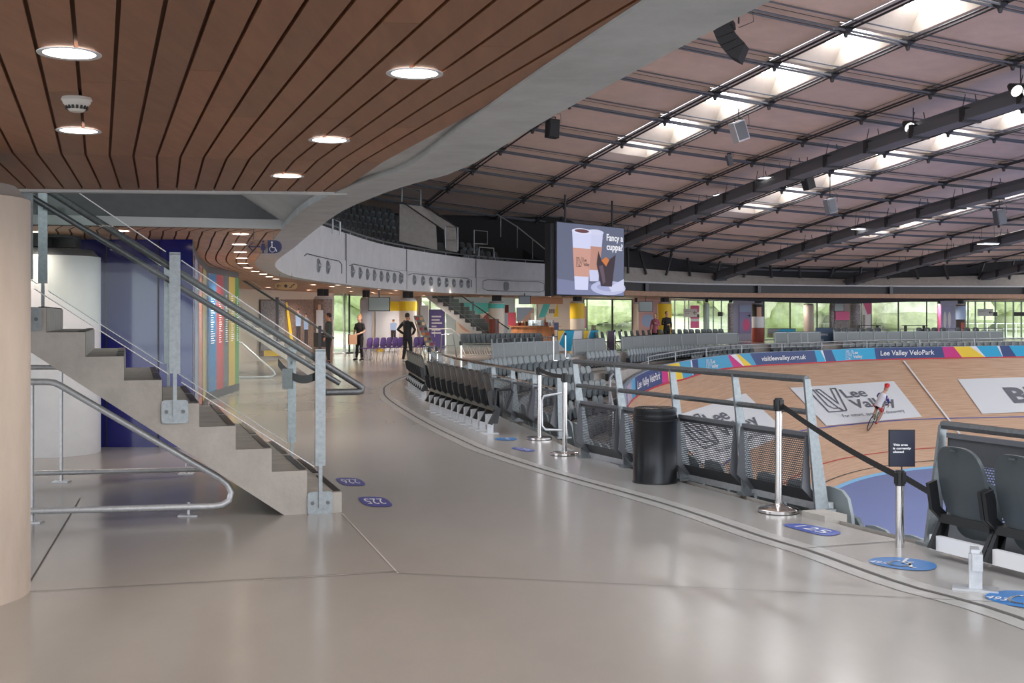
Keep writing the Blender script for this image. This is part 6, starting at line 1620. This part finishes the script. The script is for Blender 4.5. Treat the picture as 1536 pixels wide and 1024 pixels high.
def person(loc, rz, label, arms, legs, top_m, leg_m, hair_m, skin_m, shoe_m, H=1.75, female=False, lean=0.0, long_hair=False, turn=0.0, coat=0.0, bare_fore=False, beard=None, vox=.013, extra_group=None, hair_bun=False):
    """built 1.75 tall facing +Y; arms [(elbow, wrist, hand_dir)] left(-x), right(+x); legs [(knee, ankle)]"""
    root = empty('person', loc, rz); tag(root, label, 'person', extra_group); s = H / 1.75; root.scale = (s, s, s)
    sw = .185 if not female else .165; hip = .10
    body = MB(); T = lambda x, y, z: Vector((x, y + lean * max(0, z - .95), z))
    def er(zs): return [(x, y + lean * max(0, z - .95), z, rx, ry) for x, y, z, rx, ry in zs]
    torso = [(0, 0, .84, .135, .10), (0, 0, .92, .16, .115), (0, 0, 1.02, .14, .10), (0, .0, 1.12, .135, .098), (0, .01, 1.25, .16, .112), (0, 0, 1.36, .17, .105), (0, -.005, 1.42, .13, .085), (0, -.01, 1.46, .07, .06), (0, 0, 1.52, .052, .054)]
    ell(body, er(torso))
    hc = T(0, .015, 1.635); cs, sn = math.cos(turn), math.sin(turn); R = lambda x, y, z: hc + Vector((x * cs - y * sn, x * sn + y * cs, z))
    head = [(.035, -.12, .05), (.055, -.10, .07), (.068, -.05, .086), (.074, .0, .094), (.076, .04, .094), (.068, .08, .084), (.045, .108, .06), (.01, .118, .015)]
    vs = []; fs = []; n = 16
    for rx, dz, ry in head:
        for q in range(n): a = 2 * math.pi * q / n; vs.append(R(rx * math.cos(a), ry * math.sin(a) + (.012 if dz < -.03 else 0), dz))
    for i in range(len(head) - 1):
        for q in range(n): fs.append((i * n + q, i * n + (q + 1) % n, (i + 1) * n + (q + 1) % n, (i + 1) * n + q))
    fs.append(tuple(range(n - 1, -1, -1))); fs.append(tuple((len(head) - 1) * n + q for q in range(n))); body.add(vs, fs)
    body.tube([R(0, .085, .02), R(0, .112, -.022), R(0, .09, -.035)], [.011, .017, .012], 8)
    for e in (-1, 1): body.tube([R(e * .072, .0, .02), R(e * .086, -.01, .0), R(e * .074, .0, -.03)], [.012, .014, .010], 6)
    body.tube([R(0, 0, -.08), T(0, -.005, 1.45)], [.050, .056], 12)
    top = MB(); ell(top, er([(0, 0, .86 - coat, .165 + coat * .1, .13), (0, 0, .95, .165, .125), (0, 0, 1.04, .155, .115), (0, 0, 1.14, .15, .112), (0, .01, 1.26, .175, .125), (0, 0, 1.37, .185, .118), (0, -.005, 1.43, .14, .095), (0, -.01, 1.47, .075, .07)]))
    for k, (el, wr, hd) in enumerate(arms):
        sd = -1 if k == 0 else 1; sh = T(sd * sw, 0, 1.385); el = Vector(el); wr = Vector(wr)
        body.tube([T(sd * sw * .6, 0, 1.39), sh, sh.lerp(el, .5), el, el.lerp(wr, .4), wr], [.05, .052, .044, .038, .037, .026], 10); hand(body, wr, hd, sd)
        if bare_fore: top.tube([T(sd * sw * .5, 0, 1.39), sh, sh.lerp(el, .75)], [.062, .066, .058], 10)
        else: top.tube([T(sd * sw * .5, 0, 1.39), sh, sh.lerp(el, .5), el, el.lerp(wr, .5), wr.lerp(el, .04)], [.062, .066, .058, .052, .048, .038], 10)
    tr = MB(); ell(tr, er([(0, 0, .80, .15, .115), (0, 0, .88, .165, .122), (0, 0, .98, .15, .115)])); shoe = MB()
    for k, (kn, an) in enumerate(legs):
        sd = -1 if k == 0 else 1; hp = Vector((sd * hip * .9, 0, .90)); kn = Vector(kn); an = Vector(an)
        body.tube([hp, hp.lerp(kn, .5), kn, kn.lerp(an, .4), an], [.085, .072, .052, .052, .035], 12)
        tr.tube([hp, hp.lerp(kn, .5), kn, kn.lerp(an, .4), an + Vector((0, 0, .02))], [.095, .083, .064, .062, .05], 12)
        shoe.tube([an + Vector((0, -.05, -.045)), an + Vector((0, .02, -.035)), an + Vector((sd * .015, .10, -.055)), an + Vector((sd * .02, .17, -.06))], [.040, .045, .038, .026], 10)
    remeshed(body, 'body', skin_m, vox * .8, root); remeshed(top, 'jacket' if not bare_fore else 'polo_shirt', top_m, vox, root); remeshed(tr, 'trousers', leg_m, vox, root); remeshed(shoe, 'shoes', shoe_m, vox, root)
    h = MB(); vs = []; fs = []; hr = [(.080, -.03, .098), (.084, .02, .102), (.082, .06, .099), (.070, .098, .082), (.044, .122, .056), (.01, .130, .012)]
    for rx, dz, ry in hr:
        for q in range(n): a = 2 * math.pi * q / n; y = ry * math.sin(a); vs.append(R(rx * math.cos(a), y - .014 if dz > .05 else min(y - .012, .035), dz))
    for i in range(len(hr) - 1):
        for q in range(n): fs.append((i * n + q, i * n + (q + 1) % n, (i + 1) * n + (q + 1) % n, (i + 1) * n + q))
    fs.append(tuple(range(n - 1, -1, -1))); fs.append(tuple((len(hr) - 1) * n + q for q in range(n))); h.add(vs, fs)
    if long_hair: h.tube([R(0, -.06, .04), R(0, -.085, -.05), R(0, -.075, -.15), R(0, -.07, -.24)], [.075, .080, .075, .04], 12)
    if hair_bun: h.tube([R(0, -.05, .12), R(0, -.07, .16)], [.04, .03], 10)
    remeshed(h, 'hair', hair_m, .010, root)
    f = MB()
    for e in (-1, 1): f.tube([R(e * .028, .083, .012), R(e * .028, .089, .012)], .009, 8)
    f.tube([R(-.022, .088, -.065), R(0, .094, -.067), R(.022, .088, -.065)], .004, 5); f.build('eyes_and_mouth', M['seat_black'], root)
    if beard: q = MB(); q.tube([R(-.055, .03, -.06), R(-.035, .07, -.10), R(0, .085, -.11), R(.035, .07, -.10), R(.055, .03, -.06)], [.012, .016, .018, .016, .012], 8); q.build('beard', beard, root, smooth=True)
    return root
skin1 = mat('fair_skin', S(215, 165, 140), .6); skin2 = mat('medium_skin', S(185, 130, 100), .6)
blk = mat('black_fabric', (.018, .018, .02), .85); dkh = mat('dark_hair', (.02, .014, .012), .7); fair = mat('blonde_hair', S(205, 160, 110), .7); brn = mat('brown_hair', S(110, 70, 50), .7)
wsh = mat('white_shoe', (.6, .6, .62), .6); pinkc = mat('dusty_pink_coat', S(180, 105, 120), .8); grn = mat('dark_green_jacket', S(58, 66, 58), .8)
c = G(611, 543)
person((c.x, c.y, 0), -.5 + math.pi * .0 + .0, 'person in black hooded top and trousers standing with hands on hips, back half turned', [((-.36, -.08, 1.16), (-.19, .06, 1.00), (.8, .5, -.2)), ((.38, -.08, 1.16), (.20, .06, 1.00), (-.8, .5, -.2))],
       [((-.12, .03, .50), (-.16, -.03, .09)), ((.12, .04, .50), (.17, .02, .09))], blk, blk, dkh, skin2, wsh, H=1.75, beard=dkh)
hood = [o for o in bpy.data.objects if o.name == 'person'][0]; q = MB(); q.tube([(-.10, -.06, 1.46), (0, -.12, 1.42), (.10, -.06, 1.46)], [.04, .06, .04], 10); q.build('hood', blk, hood, smooth=True)
c = G(538, 541)
w = person((c.x, c.y + .3, 0), 2.5, 'fair-haired person in black polo shirt holding a paper bag near the bright door', [((-.24, -.02, 1.12), (-.14, .20, 1.02), (.2, 1, 0)), ((.26, .02, 1.12), (.20, .12, .92), (0, .8, -.5))],
       [((-.10, .03, .48), (-.11, -.02, .09)), ((.11, .03, .48), (.13, .04, .09))], blk, blk, fair, skin1, blk, H=1.68, female=True, bare_fore=True, hair_bun=True)
bg = recentre(MB().box((c.x - .22, c.y - .05, .78), (.30, .14, .36), .5).build('paper_bag', mat('tan_paper', S(195, 150, 120), .8))); tag(bg, 'tan paper bag held by the person in the black polo shirt', 'bag')
c = G(506, 545)
person((c.x - .30, c.y, 0), 1.6, 'person in dark green jacket half hidden behind the crowd-photo column', [((-.27, -.02, 1.12), (-.27, .10, .90), (0, .3, -1)), ((.27, -.06, 1.12), (.24, .10, .98), (-.3, .8, 0))], [((-.11, .02, .48), (-.12, -.02, .09)), ((.11, .02, .48), (.12, .02, .09))], grn, blk, dkh, skin2, blk, H=1.74)
c = Vector(((983 - CX) / F_PX * 63, 63, 0))
person(c, math.pi - .5, 'person with long brown hair in a dusty pink coat, left of the couple talking', [((-.24, .0, 1.12), (-.10, .16, 1.20), (.6, .3, .6)), ((.25, .0, 1.12), (.24, .06, .86), (0, .2, -1))], [((-.10, .02, .48), (-.10, -.02, .09)), ((.10, .02, .48), (.10, .02, .09))], pinkc, blk, brn, skin1, blk, H=1.79, female=True, long_hair=True, coat=.12)
c = Vector(((1000 - CX) / F_PX * 63, 63, 0))
p5 = person(c, math.pi + .4, 'person with glasses in a black sweatshirt, right of the couple talking', [((-.25, .0, 1.12), (-.18, .12, .94), (.2, .6, -.4)), ((.26, .0, 1.13), (.08, .20, 1.10), (-.8, .4, .1))], [((-.10, .02, .48), (-.11, -.02, .09)), ((.10, .02, .48), (.11, .02, .09))], blk, blk, brn, skin1, blk, H=1.88)
q = MB(); q.tube([(-.05, .10, 1.65), (0, .105, 1.648), (.05, .10, 1.65)], .006, 5); q.build('glasses', M['black'], p5)

# ------------------------------------------------------------------ track cyclist
pr_, pf_ = on_track(1303, 645, 0.0), on_track(1336, 614, 0.0)
if pr_ and pf_:
    fw = (pf_ - pr_).normalized(); nrm = bvh.ray_cast(pr_ + Vector((0, 0, 1)), Vector((0, 0, -1)))[1]; nrm = nrm if nrm.z > 0 else -nrm
    upv = (nrm * .55 + Vector((0, 0, 1)) * .45); sd = fw.cross(upv).normalized(); upv = sd.cross(fw).normalized()
    ax = Matrix((sd, fw, upv)).transposed()
    bike = empty('track_bicycle', pr_ + upv * .03); tag(bike, 'track bicycle ridden across the white Lee Valley board on the banking', 'bicycle'); bike.rotation_euler = ax.to_euler(); bike.scale = (1.4, 1.4, 1.4)
    def bk(m, n, mt, sm=True): return m.build(n, mt, bike, smooth=sm)
    RWl = .335
    for y in (0.0, 1.0):
        q = MB(); q.tube([(0, y + RWl * math.cos(a * .2618), RWl + RWl * math.sin(a * .2618)) for a in range(24)], .018, 8, closed=True); wh = bk(q, 'wheel', M['black'])
        q = MB(); 
        for a in range(16): q.tube([(0, y, RWl), (0, y + (RWl - .01) * math.cos(a * .3927), RWl + (RWl - .01) * math.sin(a * .3927))], .003, 4)
        q.tube([(-.04, y, RWl), (.04, y, RWl)], .02, 8); o = bk(q, 'spokes', M['galv']); o.parent = wh
    q = MB(); bb_, st_, hd, rr, fr_ = (0, .42, .30), (0, .27, .80), (0, .84, .78), (0, 0, RWl), (0, 1.0, RWl)
    for a, b, r in ((bb_, st_, .018), (bb_, (0, .87, .68), .022), ((0, .30, .74), hd, .018), (bb_, rr, .012), ((0, .29, .72), rr, .010), (hd, (0, .87, .66), .022), ((0, .88, .64), fr_, .014)): q.tube([a, b], r, 8)
    bk(q, 'frame', mat('pale_green_frame', S(150, 165, 130), .4)); q = MB(); q.tube([st_, (0, .25, .92)], .014, 8); q.box((0, .24, .94), (.12, .26, .04)); bk(q, 'saddle', M['black'])
    q = MB(); q.tube([hd, (0, .92, .84)], .014, 8); q.tube([(-.2, 1.0, .72), (-.2, 1.03, .80), (-.2, .94, .86), (.2, .94, .86), (.2, 1.03, .80), (.2, 1.0, .72)], .013, 8); bk(q, 'handlebar', M['black'])
    q = MB(); q.tube([(.05, .42, .30), (.07, .50, .16)], .012, 6); q.tube([(-.05, .42, .30), (-.07, .34, .44)], .012, 6); q.tube([(.04, .42 + .09 * math.cos(a * .5236), .30 + .09 * math.sin(a * .5236)) for a in range(12)], .006, 5, closed=True); bk(q, 'crank', M['galv'])
    rd = empty('person', bike.location); rd.rotation_euler = bike.rotation_euler; rd.scale = bike.scale; tag(rd, 'cyclist in a red helmet, blue and white jersey and red shorts riding the track', 'person')
    b_ = MB(); b_.tube([(0, .24, .98), (0, .30, 1.14), (0, .44, 1.34), (0, .54, 1.44), (0, .60, 1.52)], [.13, .13, .15, .10, .055], 14)
    b_.tube([(0, .62, 1.50), (0, .66, 1.58), (0, .67, 1.66), (0, .66, 1.72)], [.05, .085, .09, .05], 12); b_.tube([(0, .74, 1.62), (0, .775, 1.59)], [.02, .014], 6)
    j = MB(); j.tube([(0, .22, .98), (0, .30, 1.14), (0, .44, 1.34), (0, .54, 1.44)], [.14, .14, .16, .11], 14); sv = MB(); sh = MB(); sc_ = MB()
    for s2, kn, ft in ((-1, (-.12, .62, .78), (-.08, .36, .44)), (1, (.12, .66, .62), (.08, .50, .18))):
        b_.tube([(s2 * .16, .48, 1.38), (s2 * .22, .68, 1.16), (s2 * .20, .96, .88)], [.05, .04, .028], 10); hand(b_, (s2 * .20, .96, .88), (0, .6, -.4), s2)
        sv.tube([(s2 * .13, .47, 1.39), (s2 * .21, .62, 1.22), (s2 * .215, .84, 1.0)], [.062, .052, .042], 10)
        b_.tube([(s2 * .09, .26, .98), kn, ft], [.09, .058, .036], 12); sh.tube([(s2 * .09, .26, .98), Vector((s2 * .09, .26, .98)).lerp(Vector(kn), .85)], [.10, .07], 12)
        sc_.tube([Vector(ft) + Vector((0, -.05, -.03)), Vector(ft) + Vector((0, .14, -.05))], [.04, .03], 8)
    remeshed(b_, 'body', skin1, .011, rd); remeshed(j, 'jersey', mat('white_jersey', (.75, .76, .8), .7), .014, rd); remeshed(sv, 'sleeves', mat('blue_sleeve', S(50, 60, 150), .7), .012, rd)
    remeshed(sh, 'shorts', mat('red_shorts', S(205, 70, 75), .7), .012, rd); remeshed(sc_, 'shoes', mat('red_shoe', S(190, 50, 60), .6), .010, rd)
    q = MB(); q.tube([(0, .58, 1.72), (0, .64, 1.76), (0, .72, 1.74), (0, .76, 1.68)], [.06, .105, .095, .04], 14); q.build('helmet', mat('red_helmet', S(225, 60, 60), .35), rd, smooth=True)

# ------------------------------------------------------------------ outdoors beyond the glass
mb = MB(); gi = lift(offset(resample([p for p in og], 1.5, False), -.3), -.25); gm = [Vector((p.x * 1.15 - 6, p.y + 12, -.2)) for p in gi]; gt = [Vector((p.x * 1.6 - 30, p.y + 45, 7.5)) for p in gi]
ribbon(mb, gi, gm); ribbon(mb, gm, gt); g = mb.build('floor_grass', mat('bright_grass', (.62, .68, .46), .9, noise=.3, nscale=.6)); struct(g)
leafm = [mat('spring_leaves_%s' % 'abc'[k], c, .8, noise=.35, nscale=1.2, bump=.6, bscale=4) for k, c in enumerate(((.60, .66, .40), (.50, .58, .33), (.70, .72, .56)))]
def ico_blob(mb, c, r, seed, sq=.8):
    rnd = random.Random(seed); n1, n2 = 14, 10
    vs = []; fs = []
    for i in range(n2 + 1):
        th = math.pi * i / n2
        for k in range(n1):
            ph = 2 * math.pi * k / n1; rr = r * (1 + rnd.uniform(-.13, .13)); vs.append((c[0] + rr * math.sin(th) * math.cos(ph), c[1] + rr * math.sin(th) * math.sin(ph), c[2] + rr * sq * math.cos(th)))
    for i in range(n2):
        for k in range(n1): fs.append((i * n1 + k, i * n1 + (k + 1) % n1, (i + 1) * n1 + (k + 1) % n1, (i + 1) * n1 + k))
    mb.add(vs, fs)
for k, (px, Y, r) in enumerate(((890, 118, 3.4), (912, 124, 4.2), (1155, 120, 4.8), (1180, 128, 5.2), (1203, 122, 3.8), (1232, 126, 4.6), (1318, 124, 5.2), (1342, 130, 5.6), (1368, 122, 5.0), (1388, 128, 4.4), (508, 90, 3.0), (645, 96, 2.6), (1480, 125, 4.6), (1520, 130, 4.2), (788, 108, 2.6), (1020, 130, 3.6), (1290, 132, 3.2))):
    Y = Y - 22 if Y > 100 else Y - 4; x = (px - CX) / F_PX * Y; root = empty('tree', (x, Y, -.1)); side_ = 'left' if px < 1000 else 'right'
    tag(root, 'pale green spring tree outside the far concourse windows', 'tree', 'spring trees outside the windows')
    q = MB(); rnd = random.Random(k)
    for j in range(9): ico_blob(q, (rnd.uniform(-r, r) * .7, rnd.uniform(-r, r) * .5, r * .30 + rnd.uniform(0, r * 1.0)), r * rnd.uniform(.38, .6), k * 20 + j)
    q.build('crown', leafm[k % 3], root, smooth=True); q = MB(); q.tube([(0, 0, 0), (.1, 0, r * .8)], [.22, .14], 8); q.build('trunk', mat('bark', (.12, .09, .07), .9) if k == 0 else bpy.data.materials['bark'], root)
root = empty('outdoor_fence', (20, 100, -.25)); tag(root, 'low white fence outside the far green windows', 'fence'); 
q = MB(); q.tube([(-2, 100, 1.0), (70, 100, 1.0)], .04, 5); q.tube([(-2, 100, .55), (70, 100, .55)], .03, 5)
pp = [q.build('rail', M['white'])]; q = MB()
for k in range(90): q.box((-2 + k * .8, 100, .4), (.05, .04, 1.25))
pp.append(q.build('pickets', M['white'])); attach(root, *pp)

hp = [P(x, y, 16.0) for x, y in ((843, 589), (816, 594), (812.5, 600), (813, 638), (818, 644), (843, 645))]
q = MB(); q.tube(hp, .016, 8); o = recentre(q.build('hoop_rail', M['galv_light'], smooth=True)); tag(o, 'small bent tube hoop between the two polished posts with the short belt', 'railing')

# ------------------------------------------------------------------ closing pieces
nb_ = [p for p in EL if p.y < 9.9]
mb = MB(); ribbon(mb, lift(offset(nb_, -.05), 2.636), lift(offset(nb_, -1.1), 2.636)); struct(mb.build('trim_28', M['beam']))
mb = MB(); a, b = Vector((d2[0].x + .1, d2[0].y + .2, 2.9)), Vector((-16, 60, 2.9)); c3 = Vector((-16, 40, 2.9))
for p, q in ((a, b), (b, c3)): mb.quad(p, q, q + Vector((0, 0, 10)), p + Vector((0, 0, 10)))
struct(mb.build('wall_leak_block', M['blackmatte']))  # black wall added to keep outside light from leaking onto the roof
